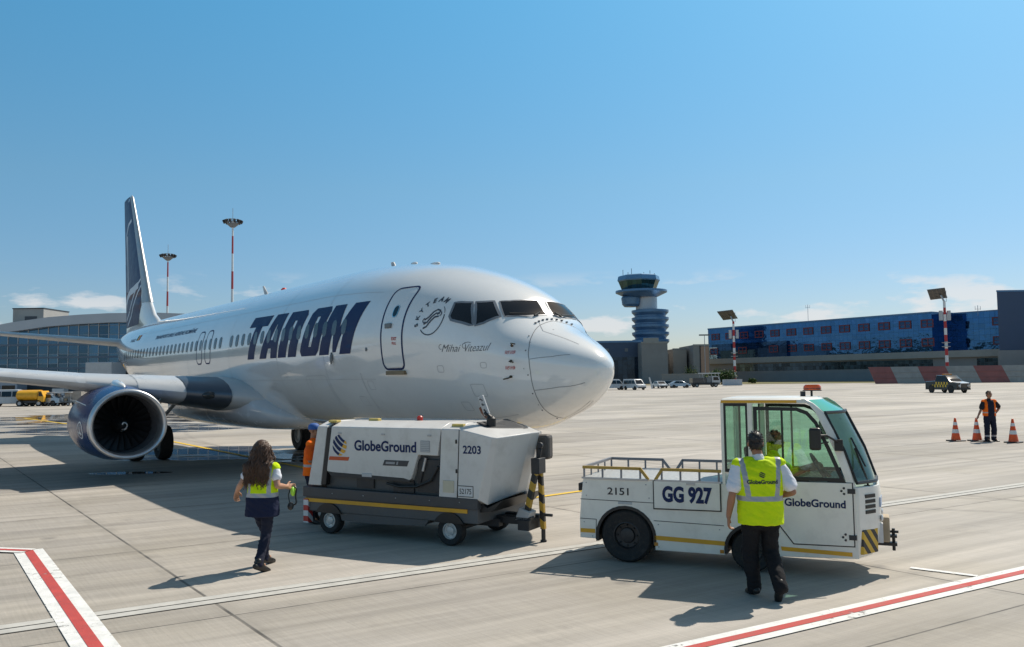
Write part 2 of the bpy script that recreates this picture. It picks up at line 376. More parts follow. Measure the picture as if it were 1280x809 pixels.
# ------------------------------------------------------------------ ground
def concrete():
    m = bpy.data.materials.new('apron_concrete'); m.use_nodes = True; N = m.node_tree.nodes; L = m.node_tree.links; p = N['Principled BSDF']
    t = N.new('ShaderNodeTexCoord')
    def dot(v):
        d = N.new('ShaderNodeVectorMath'); d.operation = 'DOT_PRODUCT'; d.inputs[1].default_value = v; L.new(t.outputs['Object'], d.inputs[0]); return d.outputs['Value']
    def ma(op, a, b=None, c=None):
        n = N.new('ShaderNodeMath'); n.operation = op
        for i, k in enumerate((a, b, c)):
            if k is None: continue
            if isinstance(k, (int, float)): n.inputs[i].default_value = k
            else: L.new(k, n.inputs[i])
        return n.outputs[0]
    def noise(vec, sc, det=5, ro=.55):
        n = N.new('ShaderNodeTexNoise'); n.inputs['Scale'].default_value = sc; n.inputs['Detail'].default_value = det; n.inputs['Roughness'].default_value = ro
        L.new(vec, n.inputs['Vector']); return n.outputs['Fac']
    def rng(x, a, b, c, d):
        n = N.new('ShaderNodeMapRange'); n.inputs[1].default_value = a; n.inputs[2].default_value = b; n.inputs[3].default_value = c; n.inputs[4].default_value = d; L.new(x, n.inputs[0]); return n.outputs[0]
    a = dot((.8087, .5975, 0)); b = dot((.50995, -.8670, 0))
    def comb(x, y):
        c = N.new('ShaderNodeCombineXYZ'); L.new(x, c.inputs[0]); L.new(y, c.inputs[1]); return c.outputs[0]
    ja = ma('DIVIDE', ma('SUBTRACT', a, 3.1), 7.5); jb = ma('DIVIDE', ma('ADD', b, 14.2), 4.45)
    def joint(j, w, wid):
        f = ma('ABSOLUTE', ma('SUBTRACT', ma('FRACT', ma('ADD', j, .5)), .5))
        return rng(ma('MULTIPLY', f, w), wid*.45, wid, 1, 0)
    wob = rng(noise(t.outputs['Object'], 1.3, 4), .3, .7, .35, 1.0)
    jt = ma('MULTIPLY', ma('MAXIMUM', joint(ja, 7.5, .026), joint(jb, 4.45, .017)), wob)
    jd = ma('MAXIMUM', joint(ja, 7.5, .22), joint(jb, 4.45, .16))
    cell = comb(ma('FLOOR', ja), ma('FLOOR', jb))
    wn_ = N.new('ShaderNodeTexWhiteNoise'); L.new(cell, wn_.inputs['Vector'])
    slab = rng(wn_.outputs['Value'], 0, 1, .84, 1.10)
    broom = rng(noise(comb(ma('MULTIPLY', a, 34.0), ma('MULTIPLY', b, .9)), 1.0, 5, .7), .3, .7, .90, 1.08)
    drag = rng(noise(comb(ma('MULTIPLY', a, .16), ma('MULTIPLY', b, 2.6)), 1.0, 9, .68), .3, .72, .74, 1.17)
    drag2 = rng(noise(comb(ma('MULTIPLY', a, .02), ma('MULTIPLY', b, .30)), 1.0, 7, .68), .32, .68, .74, 1.17)
    big = rng(noise(t.outputs['Object'], .16, 6, .6), .3, .7, .90, 1.09)
    fine = rng(noise(t.outputs['Object'], 55, 3, .7), .25, .75, .93, 1.07)
    v = slab
    for k in (broom, drag, drag2, big, fine): v = ma('MULTIPLY', v, k)
    st = rng(noise(t.outputs['Object'], .9, 9, .72), .58, .76, 0, .42)          # rubber and oil stains
    def rub(cx, cy, rad, wd, am):      # curved tyre tracks
        s_ = N.new('ShaderNodeVectorMath'); s_.operation = 'DISTANCE'; s_.inputs[1].default_value = (cx, cy, 0); L.new(t.outputs['Object'], s_.inputs[0])
        return ma('MULTIPLY', rng(ma('ABSOLUTE', ma('SUBTRACT', s_.outputs['Value'], rad)), wd*.4, wd, am, 0), rng(noise(t.outputs['Object'], .8, 6, .7), .38, .62, 0, 1))
    for q in ((26, 60, 46.0, .16, .40), (26, 60, 47.7, .16, .36), (-20, 48, 33.2, .14, .30), (-20, 48, 35.0, .14, .30), (9, -40, 68, .2, .35), (9, -40, 70.1, .2, .35), (60, 130, 110, .3, .35), (60, 130, 113, .3, .35), (30, 70, 38, .25, .4)): st = ma('MAXIMUM', st, rub(*q))
    vo = N.new('ShaderNodeTexVoronoi'); vo.inputs['Scale'].default_value = .55; L.new(t.outputs['Object'], vo.inputs['Vector'])
    wv = N.new('ShaderNodeTexWhiteNoise'); L.new(vo.outputs['Color'], wv.inputs['Vector'])
    oil = ma('MULTIPLY', rng(ma('ADD', vo.outputs['Distance'], ma('MULTIPLY', noise(t.outputs['Object'], 4, 4), .12)), .09, .15, .55, 0), ma('GREATER_THAN', wv.outputs['Value'], .72))
    st = ma('MAXIMUM', st, oil)
    tone = N.new('ShaderNodeMixRGB'); tone.inputs[1].default_value = (.446, .402, .352, 1); tone.inputs[2].default_value = (.425, .375, .302, 1)
    L.new(rng(noise(t.outputs['Object'], .28, 5), .45, .7, 0, .7), tone.inputs[0])
    mu = N.new('ShaderNodeMixRGB'); mu.blend_type = 'MULTIPLY'; mu.inputs[0].default_value = 1; L.new(tone.outputs[0], mu.inputs[1]); L.new(v, mu.inputs[2])
    m2 = N.new('ShaderNodeMixRGB'); m2.inputs[2].default_value = (.14, .13, .12, 1); L.new(st, m2.inputs[0]); L.new(mu.outputs[0], m2.inputs[1])
    m2b = N.new('ShaderNodeMixRGB'); m2b.inputs[2].default_value = (.2, .18, .15, 1); L.new(ma('MULTIPLY', jd, rng(noise(t.outputs['Object'], 2.2, 6), .4, .75, 0, .45)), m2b.inputs[0]); L.new(m2.outputs[0], m2b.inputs[1])
    m3 = N.new('ShaderNodeMixRGB'); m3.inputs[2].default_value = (.045, .042, .038, 1); L.new(jt, m3.inputs[0]); L.new(m2b.outputs[0], m3.inputs[1])
    # water standing in low spots round the parked aircraft
    sp = N.new('ShaderNodeSeparateXYZ'); L.new(t.outputs['Object'], sp.inputs[0])
    def spot(cx, cy, rx, ry):
        x = ma('DIVIDE', ma('SUBTRACT', sp.outputs[0], cx), rx); y = ma('DIVIDE', ma('SUBTRACT', sp.outputs[1], cy), ry)
        return rng(ma('ADD', ma('MULTIPLY', x, x), ma('MULTIPLY', y, y)), .3, 1.0, 1, 0)
    w = spot(-30, 62, 15, 16)
    for q in ((-10.5, 30.5, 5.5, 4.0), (-10.9, 24.1, 1.5, .45), (-22, 47, 9, 7), (-5, 27.5, 4, 1.6)): w = ma('MAXIMUM', w, spot(*q))
    nz_ = noise(comb(ma('MULTIPLY', sp.outputs[0], .22), ma('MULTIPLY', sp.outputs[1], .75)), 1.0, 6, .6)
    wet = rng(ma('MULTIPLY', w, rng(nz_, .3, .62, 0, 1)), .35, .55, 0, 1)
    m4 = N.new('ShaderNodeMixRGB'); m4.blend_type = 'MULTIPLY'; m4.inputs[2].default_value = (.30, .30, .31, 1); L.new(wet, m4.inputs[0]); L.new(m3.outputs[0], m4.inputs[1])
    L.new(m4.outputs[0], p.inputs['Base Color'])
    L.new(rng(wet, 0, 1, .82, .03), p.inputs['Roughness'])
    hb = ma('SUBTRACT', ma('MULTIPLY', ma('ADD', broom, fine), .5), ma('MULTIPLY', jt, 2.0))
    bp = N.new('ShaderNodeBump'); bp.inputs['Distance'].default_value = .012; L.new(rng(wet, 0, 1, .35, 0.0), bp.inputs['Strength']); L.new(hb, bp.inputs['Height']); L.new(bp.outputs[0], p.inputs['Normal'])
    return m
def sheet(name, pts, z, m):
    return struct(name, MB().faces([(x, y, z) for x, y in pts], [tuple(range(len(pts)))]), m, smooth=0)
def strip(name, p0, p1, w, z, m, ext=(0, 0)):
    p0, p1 = Vector(p0[:2]), Vector(p1[:2]); d = (p1-p0).normalized(); n = Vector((-d.y, d.x))*w/2
    p0 = p0-d*ext[0]; p1 = p1+d*ext[1]
    return sheet(name, [p0-n, p1-n, p1+n, p0+n], z, m)
ground = mat('dry_ground', (.20, .17, .10), .95, var=.25, vscale=.05)
sheet('terrain', [(-5000, -600), (5000, -600), (5000, 7000), (-5000, 7000)], -.03, ground)
sheet('apron', [(-260, -60), (330, -60), (330, 150), (150, 196), (20, 215), (-260, 215)], 0, concrete())
WLINE = worn('white_line_paint', (.74, .73, .70))
RLINE = worn('red_line_paint', (.48, .060, .05), 11, .54)
YLINE = worn('yellow_line_paint', (.72, .46, .03), 8, .54)
STRIPC = mat('channel_concrete', (.50, .48, .44), .85, var=.12, vscale=4, dirt=.18)
SLOT = mat('channel_slot', (.05, .048, .044), .9, var=.2)
# drain channel: two pale strips with dark slots
d0 = Vector((-5.415, 8.967)); d1 = Vector((11.503, 19.095))
dn = (d1-d0).normalized(); dq = Vector((-dn.y, dn.x))
strip('drain_slot', d0, d1, .40, .004, SLOT, (9, 60))
for o_ in (-.10, .10): strip('drain_channel', d0+dq*o_, d1+dq*o_, .165, .008, STRIPC, (9, 60))
# red and white stand lines
ra, rb, rc = (-7.470, 13.053), (-4.064, 8.290), (-7.984, 13.170)
def redline(p0, p1, ext, zz, ww, wr, nm='stand_line'):
    strip(nm+'_border', p0, p1, ww, zz, WLINE, ext); strip(nm, p0, p1, wr, zz+.004, RLINE, ext)
redline(ra, rb, (.10, 4), .012, .40, .125)
redline(rc, ra, (6, .0), .020, .30, .10)
redline((1.747, 8.116), (6.486, 10.865), (3, 25), .012, .36, .115)
strip('short_white_line', (5.191, 11.189), (5.797, 10.690), .10, .012, WLINE)
strip('lead_in_line', (-24.896, 50.157), (-0.2334, 16.780), .17, .012, YLINE)
strip('stand_guide_line', (-0.05047, 17.655), (1.609, 19.091), .15, .012, YLINE)
strip('far_guide_line', (-36.743, 63.167), (-27.501, 52.439), .2, .012, YLINE)
GRASS = mat('dry_grass', (.15, .135, .045), .95, var=.35, vscale=.6, bump=.5, bscale=8)
sheet('grass_verge', [(57.286, 227.753), (91.182, 206.699), (121.876, 276.196), (86.331, 343.069)], .006, GRASS)

# ------------------------------------------------------------------ left terminal with curved roof
GL_L = curtain('terminal_curtain_wall', (.055, .115, .19), 1.42, 1.33, .09, .8, .08, (.20, .25, .30), .3)
CONC = mat('pale_concrete', (.33, .32, .30), .85, var=.08, vscale=.3, dirt=.15)
CONC2 = mat('grey_concrete', (.26, .255, .25), .85, var=.08, vscale=.3, dirt=.15)
FASC = mat('metal_fascia', (.40, .42, .45), .4, metal=.3, var=.05, vscale=.5)
DARKBASE = mat('dark_base_wall', (.06, .065, .075), .6, var=.2, vscale=.5)  # even dark blue-grey, shared by the ground storey and the louvre
t = thing('terminal_building', 'long glazed terminal with a curved pale roof edge behind the tail of the aircraft', 'terminal', (-74, 118, 0))
roofz = [(-40, 7.5), (-20, 8.9), (-8, 9.7), (0, 10.5), (4, 11.2), (9, 11.85), (13.5, 12.15), (17.5, 12.3), (24, 12.3), (32, 11.9), (40, 11.0)]
b = MB(); n_ = len(roofz)
b.prism([(x, z-1.15) for x, z in roofz]+[(40, 3.2), (-40, 3.2)], 0, 14, 'y'); b.build('curtain_wall', GL_L, t, 0)
b = MB(); b.prism([(x, z) for x, z in roofz]+[(x, z-1.3) for x, z in roofz[::-1]], -1.2, 16, 'y'); b.build('roof', FASC, t, 30)
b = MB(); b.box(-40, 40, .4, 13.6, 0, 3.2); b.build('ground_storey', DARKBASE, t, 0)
for z_ in (4.55, 6.1, 7.9):
    b = MB(); b.box(-40, 40, -.12, .0, z_, z_+.28); b.build('floor_band', mat('floor_band_metal', (.10, .14, .19), .4, metal=.3), t, 0)
b = MB()
for k in range(-28, 29): b.box(k*1.42, k*1.42+.07, -.1, -.003, 3.2, np.interp(k*1.42, *zip(*roofz))-1.31)
b.build('mullions', LGREY, t, 0)
b = MB(); b.box(0.4556, 4.973, 5, 12, 9.5, 13.6); p_ = b.build('plant_room', CONC, t, 0)
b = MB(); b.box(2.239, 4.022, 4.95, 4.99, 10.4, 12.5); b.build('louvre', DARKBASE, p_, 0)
b = MB(); b.box(0.3962, 5.033, 4.9, 12.1, 13.6, 13.75); b.build('plant_roof', DARKM, p_, 0)
b = MB(); b.box(16.099, 19.657, -4.5, -.15, 3.6, 5.4); b.build('bridge_rotunda', LGREY, t, 0, .1)
b = MB(); b.box(-3.809, 5.089, -3.2, -.15, 2.0, 2.9); b.build('canopy', FASC, t, 0)
# ------------------------------------------------------------------ control tower
BLUEP = mat('blue_cladding', (.10, .21, .36), .35, metal=.35, var=.08, vscale=.4)
BLUE2 = mat('pale_blue_cladding', (.13, .25, .39), .35, metal=.35, var=.06, vscale=.4)
TGL = curtain('tower_cab_glass', (.05, .12, .13), 1.4, 4, .12, .7, .06, (.03, .05, .06), .2)
tx, ty, tz = (45.399, 290.000, 3.257)
t = thing('control_tower', 'tall blue airport control tower with a flared glazed cab and stacked round tiers', 'control tower', (tx, ty, 0))
b = MB(); b.lathe([(5.3, 12.0), (5.3, 25.2)], 32, o=(2.6, 0, 0)); b.build('shaft_core', BLUEP, t)
b = MB()
for k in range(5):
    z0 = 12.6+k*2.55; b.lathe([(5.35, z0), (5.4, z0+.5), (6.35, z0+1.5), (6.4, z0+2.3), (5.35, z0+2.52)], 32, o=(2.6, 0, 0))
b.build('flared_tiers', BLUEP, t, 25)
b = MB(); b.lathe([(3.7, 25), (3.7, 30)], 24, o=(1.4, 0, 0)); b.build('upper_shaft', mat('pale_cladding', (.50, .52, .55), .45, metal=.2, var=.05), t, 25)
b = MB(); b.lathe([(2.6, 26.4), (3.3, 27.2), (3.6, 29.4), (3.3, 29.9)], 20, o=(-3.8, -.5, 0)); b.build('side_drum', BLUEP, t, 25)
b = MB(); b.lathe([(5.2, 29.6), (8.9, 31.3), (8.9, 32.0), (6.5, 32.3)], 32, o=(-.3, 0, 0)); b.build('gallery', BLUEP, t, 25)
b = MB(); b.lathe([(5.9, 32.2), (7.1, 35.2)], 8, o=(-1.1, 0, 0)); b.build('cab_glazing', TGL, t, 0)
b = MB(); b.lathe([(7.2, 35.2), (7.4, 35.6), (7.1, 37.0), (6.4, 37.3)], 8, o=(-1.1, 0, 0)); b.build('cab_roof', BLUE2, t, 0)
for ax, ay, hh in ((-6.5, 0, 2.2), (-4.6, 1, 1.5), (-3.8, -2, 2.4), (.6, -1, 1.2), (2.9, 0, 1.9), (4.6, 1, 1.0)):
    b = MB(); b.tube([(ax, ay, 37), (ax, ay, 37.2+hh)], .09, 6); b.build('antenna', DARKM, t)
# ------------------------------------------------------------------ tower base and service buildings
def at(px0, px1, Y): return (px0-640)/1046.45*Y, (px1-640)/1046.45*Y
def block(name, label, cat, x0, x1, y, depth, z1, m, parts=(), z0=0, group=None, rz=0):
    t = thing(name, label, cat, (x0, y, 0), rz, group)
    b = MB(); b.box(0, x1-x0, 0, depth, z0, z1); b.build('wall', m, t, 0)
    for nm, mm, (a, bb, c, d), pr in parts:
        b = MB(); b.box(a, bb, -pr, -.003 if pr > .003 else .2, c, d); b.build(nm, mm, t, 0)
    return t
GL_D = curtain('dark_hall_glass', (.025, .045, .075), 1.5, 1.5, .08, .6, .1, (.03, .035, .05), .35)
x0, x1 = at(690, 801.5, 270)
block('operations_building', 'dark blue office block at the left foot of the control tower', 'building', x0, x1, 270, 25, 13.6, mat('dark_blue_cladding', (.045, .075, .13), .4, metal=.3, var=.1, vscale=.3),
      [('glazed_front', GL_D, (.3, x1-x0-.3, .5, 8.6), .05), ('parapet', BLUEP, (-.1, x1-x0+.1, 13.3, 13.9), .15)]+[('round_vent', GREYP, (x1-x0-24+6.2*k, x1-x0-23+6.2*k, 10.4, 11.4), .1) for k in range(4)])
x0, x1 = at(801.5, 834, 262)
block('tower_annex', 'plain grey concrete block below the control tower', 'building', x0, x1, 262, 20, 12.9, CONC2, [('coping', CONC, (-.1, x1-x0+.1, 12.6, 13.1), .12), ('roof_cabin', CONC, (.6, 5.4, 13.1, 14.3), .01)])
x0, x1 = at(834, 841, 275)
block('link_corridor', 'narrow grey link between the concrete annex and the beige block', 'building', x0, x1+.3, 275, 12, 9.5, CONC, [('window', DGLASS, (.3, 1.6, 5.3, 6.2), .05)])
x0, x1 = at(840.5, 857.5, 268)
BEIGE = mat('beige_render', (.40, .34, .27), .85, var=.07, vscale=.3, dirt=.1)
block('stair_block', 'grey beige stair block right of the tower annex', 'building', x0, x1, 268, 14, 10.9, mat('grey_beige_render', (.33, .30, .27), .85, var=.07, vscale=.3, dirt=.1), [('parapet', CONC2, (-.1, x1-x0+.1, 10.7, 11.1), .1)])
x0, x1 = at(857.5, 867, 285)
block('low_office', 'yellowish low office with a dark window between two grey blocks', 'building', x0-.5, x1+.5, 285, 12, 11.2, mat('yellow_render', (.48, .38, .20), .85, var=.07), [('window', DGLASS, (.8, 2.6, 6.6, 8.6), .05), ('window', DGLASS, (.8, 2.6, 3.6, 4.8), .05)])
x0, x1 = at(866, 886, 262)
block('end_block', 'brown grey block with a pink right flank beside the blue glass terminal', 'building', x0, x1, 262, 22, 11.9, CONC2, [('pink_pilaster', mat('pink_render', (.42, .27, .2), .85, var=.06), (x1-x0-2.7, x1-x0-.2, 1, 11.4), .15), ('downpipe', DARKM, (x1-x0-3.0, x1-x0-2.75, 0, 11.7), .2), ('parapet', CONC, (-.1, x1-x0+.1, 11.6, 12.1), .12)])
x0, x1 = at(826, 882, 245)
block('perimeter_wall', 'low grey wall running behind the parked cars', 'wall', x0, x1, 245, .4, 2.9, CONC2, [('coping', CONC, (0, x1-x0, 2.75, 2.95), .06)])
# ------------------------------------------------------------------ right terminal of blue glass
GL_R = curtain('blue_terminal_glass', (.040, .125, .29), 1.5, 1.55, .05, .9, .06, (.04, .10, .20), .09)
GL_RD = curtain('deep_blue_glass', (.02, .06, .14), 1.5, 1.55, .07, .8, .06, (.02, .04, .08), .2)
REDF = mat('red_window_frame', (.17, .02, .03), .4, var=.1)
fa = math.atan2(-.838, .545)
t = thing('glass_terminal', 'long blue mirror glass terminal dotted with red framed windows', 'terminal', (70.5, 301, 0), fa)
b = MB(); b.box(0, 83.5, 0, 30, 8.1, 18.7); b.build('glass_block', GL_R, t, 0)
b = MB(); b.box(83.5, 150, 9, 30, 8.1, 18.6); b.build('rear_glass_block', GL_R, t, 0)
b = MB(); b.box(-.1, 83.6, -.12, 30.1, 18.7, 19.15); b.build('parapet', BLUEP, t, 0)
b = MB(); b.box(83.6, 150, 8.9, 30.1, 18.6, 19.0); b.build('parapet', BLUEP, t, 0)
b = MB(); b.box(2.5, 35, -.9, -.003, 8.2, 13.2); b.build('dark_reflection_box', GL_RD, t, 0)  # dark reflection on the facade, built as a protruding box of darker glass
b = MB(); b.box(.4, 5.0, -1.0, -.91, 8.2, 12.2); b.build('bright_end_pane', curtain('pale_glass', (.5, .62, .7), 1.5, 1.3, .1, .8, .1), t, 0)
b = MB(); b.box(-.6, 150, -2.4, 28, 6.3, 8.1); b.build('concrete_band', CONC, t, 0)
b = MB(); b.box(-.2, 150, -1.2, 27, 0, 6.3); b.build('lower_wall', CONC2, t, 0)
b = MB(); b.box(13, 84, -1.3, -1.203, 3.6, 5.9); b.build('strip_window', curtain('strip_window_glass', (.07, .12, .17), 1.1, 2.4, .09, .7, .08, (.05, .06, .07), .5), t, 0)
b = MB(); b.box(96, 150, -1.3, -1.203, 3.6, 5.9); b.build('strip_window', MATS['strip_window_glass'], t, 0)
b = MB(); b.box(-.6, 150, -3.2, -1.3, 0, 2.6); b.build('plinth', mat('plinth_render', (.22, .235, .25), .8, var=.08, vscale=.3), t, 0)
# red framed opening lights, two rows
fr = MB(); fr.prism([(-1.6, -1), (1.6, -1), (1.6, 1), (-1.6, 1)], -.10, -.003, 'y'); f0 = fr.build('window', GL_RD, t, 0)
fb = MB()
for a_, b_, c_, d_ in ((-1.85, 1.85, .85, 1.15), (-1.85, 1.85, -1.15, -.85), (-1.85, -1.5, -.85, .85), (1.5, 1.85, -.85, .85), (-.14, .14, -.85, .85), (-1.5, -.14, -.07, .07), (.14, 1.5, -.07, .07)): fb.box(a_, b_, -.16, -.102, c_, d_)
fb.build('frame', REDF, f0, 0)
first = True
for row in (15.9, 10.7):
    for k in range(13):
        s = 3.6+k*6.55
        if row < 12 and s < 36 and k % 2 == 1: continue
        w_ = f0 if first else copy_tree(f0, t); first = False
        w_.location = (s, -.92 if (row < 12 and s < 36) else 0, row)
for s in (97, 108, 118):
    for row in (15.9, 10.7): copy_tree(f0, t).location = (s, 9, row)
x0 = 120.985
t = thing('blank_gable', 'tall windowless dark blue slab wall at the right end of the glass terminal', 'building', (x0, 208, 0))
b = MB(); b.prism([(0, 0), (30, 0), (40, 14), (9.2, 14)], 0, 22.2, 'z'); b.build('wall', mat('slate_blue_cladding', (.045, .075, .14), .5, var=.06, vscale=.2), t, 0)
b = MB(); b.prism([(-.15, -.1), (30, -.1), (40, 14.1), (9.1, 14.1)], 22.2, 22.6, 'z'); b.build('coping', BLUEP, t, 0)
b = MB(); b.box(-.5, 30, -.6, 0, 0, 7.6); b.build('concrete_base', CONC2, t, 0)
# blast fence
x0, y0 = (81.209, 186.533); x1, y1 = (117.105, 178.405)
L_ = math.hypot(x1-x0, y1-y0)
t = thing('blast_fence', 'long sloping jet blast fence painted in dull red and grey bands', 'blast fence', (x0, y0, 0), math.atan2(y1-y0, x1-x0))
rd, gy = mat('faded_red_panel', (.27, .10, .09), .8, var=.15, vscale=.8, dirt=.25), mat('weathered_grey_panel', (.30, .29, .27), .85, var=.12, vscale=.8, dirt=.2)
k = 0; s = -.5
while s < L_:
    w_ = 4.6 if k == 0 else 5.6
    b = MB(); sl = 1.5
    b.hexa([(s, 0, 0), (s+w_, 0, 0), (s+w_, .4, 0), (s, .4, 0), (s-sl*.8, sl, 3.75), (s+w_-sl*.8, sl, 3.75), (s+w_-sl*.8, sl+.2, 3.75), (s-sl*.8, sl+.2, 3.75)])
    for z_ in (1.2, 2.4): b.box(s+.03-sl*.8*z_/3.75, s+w_-.03-sl*.8*z_/3.75, sl*z_/3.75-.06, sl*z_/3.75+.02, z_, z_+.1)
    b.build('panel', rd if k % 2 == 0 else gy, t, 0); s += w_+.02; k += 1
b = MB()
for q in np.arange(0, L_, 2.8): b.tube([(q, 3.0, 0), (q, 1.6, 3.3)], .1, 6)
b.build('rear_struts', STEEL, t)
# far-off wood and hangars west of the apron: out of frame, but mirrored in the blue glass
rnd = random.Random(11); b = MB(); WOODG = mat('far_wood_green', (.035, .055, .022), .9, var=.4, vscale=.3)
for k in range(9000):
    y = rnd.uniform(140, 420); hh = 17.5+2.5*math.sin(y*.09)+2.0*math.sin(y*.23+1); z = rnd.random()**.7*hh
    p = Vector((-215+rnd.uniform(-7, 7)*(1-z/hh*.7), y, z)); u = Vector((rnd.gauss(0, 1), rnd.gauss(0, 1), rnd.gauss(0, 1))).normalized()*rnd.uniform(.7, 1.7); v = u.cross(Vector((rnd.gauss(0, 1), rnd.gauss(0, 1), rnd.gauss(0, 1)))).normalized()*rnd.uniform(.7, 1.5)
    b.faces([p-u, p-v, p+u, p+v], [(0, 1, 2, 3)])
tag(b.build('far_wood', WOODG, None, 0), kind='stuff')
# ------------------------------------------------------------------ lighting masts
RW = stripes('red_white_mast_bands', (.42, .06, .06), (.70, .70, .70), 3.0, (0, 0, 1))
RW2 = stripes('red_white_pole_bands', (.42, .03, .03), (.70, .70, .70), 1.55, (0, 0, 1))
def tallmast(label, x, y, H):
    t = thing('floodlight_mast', label, 'floodlight mast', (x, y, 0), 0, 'tall banded floodlight masts behind the aircraft')
    MB().lathe([(.30, 0), (.13, H)], 12).build('pole', RW, t)
    b = MB(); b.lathe([(.35, H-1.3), (.95, H-.8), (1.0, H-.65), (.3, H-.5)], 16)
    for k in range(12): b.tube([(.25*math.cos(k*.524), .25*math.sin(k*.524), H-1.2), (1.2*math.cos(k*.524), 1.2*math.sin(k*.524), H-.1)], .05, 5)
    b.lathe([(1.22, H-.12), (1.3, H-.05), (1.22, H)], 20, cap=False); b.build('head_ring', GREYP, t)
    f = MB(); f.box(-.28, .28, -.16, .16, -.25, .25); f0 = f.build('floodlight', DARKM, t, 30, .03)
    for k in range(12):
        q = f0 if k == 0 else copy_tree(f0, t)
        a = k*.524; q.location = (1.36*math.cos(a), 1.36*math.sin(a), H-.30); q.rotation_euler = (0, R(25), a)
    MB().tube([(0, 0, H-.6), (0, 0, H+2.0)], .05, 5).build('lightning_rod', STEEL, t)
X_, Y_, Z_ = (-46.933, 140.000, 29.752); tallmast('taller looking banded floodlight mast, nearer one above the fuselage roof', X_, Y_, Z_)
X_, Y_, Z_ = (-70.199, 170.000, 28.646); tallmast('shorter looking banded floodlight mast, the one just right of the tail fin', X_, Y_, Z_)
def panelmast(label, x, y, H, pole_m, big):
    t = thing('apron_light_mast', label, 'light mast', (x, y, 0), 0, 'masts with one big tilted lamp board')
    MB().lathe([(.36, 0), (.27, H-.8)], 12).build('pole', pole_m, t)
    nl, nr, fr_, fl = [Vector(q) for q in ((-4.4, -1.3, H+1.55), (-.45, -1.5, H+1.95), (1.65, 1.9, H+.05), (-2.05, 2.1, H-.35))]
    up_ = (nr-nl).cross(fl-nl).normalized()*.22
    b = MB(); b.hexa([nl, nr, fr_, fl, nl+up_, nr+up_, fr_+up_, fl+up_]); bo = b.build('lamp_board', mat('lamp_board_grey', (.15, .14, .13), .6, var=.1), t, 0)
    b = MB()
    for i in range(4):
        for j in range(3):
            q = [nl+(nr-nl)*((i+u_)/4)+(fl-nl)*((j+v_)/3)-up_*.02 for u_, v_ in ((.12, .12), (.88, .12), (.88, .88), (.12, .88))]
            b.hexa([p-up_*.35 for p in q]+q)
    b.build('lamps', mat('dark_lamp_glass', (.07, .07, .07), .35, var=.2), bo, 0)
    b = MB(); b.tube([(0, 0, H-.9), (-.6, .3, H+.55)], .2, 8); b.build('bracket', STEEL, t)
    b = MB(); b.lathe([(.9, H*.42), (.9, H*.42+.12)], 12); b.lathe([(.9, H*.42+.9), (.9, H*.42+1.0)], 12); b.build('platform', STEEL, t)
    for q in (-.9, .9):
        b = MB(); b.box(q-.3, q+.3, -.3, .3, H-5.2, H-3.0); b.build('floodlight', LGREY, t, 0)
    MB().tube([(.5, 0, H-1), (.5, 0, H+1.6)], .05, 5).build('lightning_rod', STEEL, t)
X_, Y_, Z_ = (98.471, 190.000, 19.369); panelmast('red and white banded light mast with a huge tilted lamp board behind the blast fence', X_, Y_, Z_, RW2, 1.0)
X_, Y_, Z_ = (56.948, 215.000, 16.949); panelmast('light mast with a tilted lamp board left of the glass terminal, by the bush', X_, Y_, Z_, RW2, .85)
t = thing('street_lamp', 'slim T-topped lamp post above the brown block beside the glass terminal', 'street lamp', (57.452, 250, 0))
MB().lathe([(.14, 0), (.09, 14.2)], 8).build('pole', STEEL, t)
b = MB(); b.box(-1.6, 1.6, -.2, .2, 14.2, 14.6); b.build('lamp_head', GREYP, t, 0)
# antennas on the far roofs
for px, py0, py1, Y_, nm in ((1011, 394, 376, 290, 'thin roof antenna on the glass terminal, left one'), (1224, 388, 377, 225, 'branched aerial on the glass terminal roof near its right end')):
    X_ = (px-640)/1046.45*Y_; za = 17.5; zb = 2.576+(467-.01363*(px-640)+.0-py1)/1046.45*Y_
    t = thing('roof_antenna', nm, 'antenna', (X_, Y_, za))
    MB().tube([(0, 0, 0), (0, 0, zb-za)], .07, 6).build('mast', STEEL, t)
    b = MB()
    for q in (-.7, 0, .7): b.tube([(q, 0, zb-za-1.2), (q, 0, zb-za-.2)], .05, 5)
    b.tube([(-.7, 0, zb-za-1.0), (.7, 0, zb-za-1.0)], .05, 5); b.build('crossbar', STEEL, t)

# ------------------------------------------------------------------ airliner (local X aft, Y starboard, Z up)
jet = thing('airliner', 'white airliner with big navy lettering and a navy tail, parked nose to the right', 'airplane', (1.847, 13.965, 0), 2.207)
FT = np.array([
(0.42,2.71,2.69,0.01,2.70),(0.44,2.82,2.56,.15,2.70),(0.53,2.94,2.40,.29,2.71),(0.73,3.08,2.20,.48,2.74),(1.1,3.27,1.985,.735,2.80),(1.6,3.49,1.80,.99,2.89),(2.05,3.76,1.65,1.22,2.99),
(2.3,4.06,1.59,1.32,3.05),(2.7,4.32,1.52,1.45,3.14),(3.1,4.50,1.47,1.55,3.22),(3.45,4.63,1.43,1.63,3.28),(3.9,4.77,1.40,1.71,3.33),(4.6,4.95,1.37,1.79,3.38),(5.5,5.10,1.35,1.85,3.42),(6.8,5.24,1.35,1.88,3.43),(8.5,5.33,1.35,1.88,3.43),
(23,5.35,1.35,1.88,3.43),(25,5.35,1.45,1.88,3.45),(27,5.345,1.70,1.84,3.52),(29,5.32,2.08,1.73,3.65),(31,5.27,2.53,1.54,3.83),(33,5.2,3.02,1.26,4.05),(35,5.1,3.52,.90,4.28),(36.5,5.0,3.92,.60,4.45),(37.6,4.88,4.25,.32,4.56),(38.05,4.75,4.45,.15,4.6)])
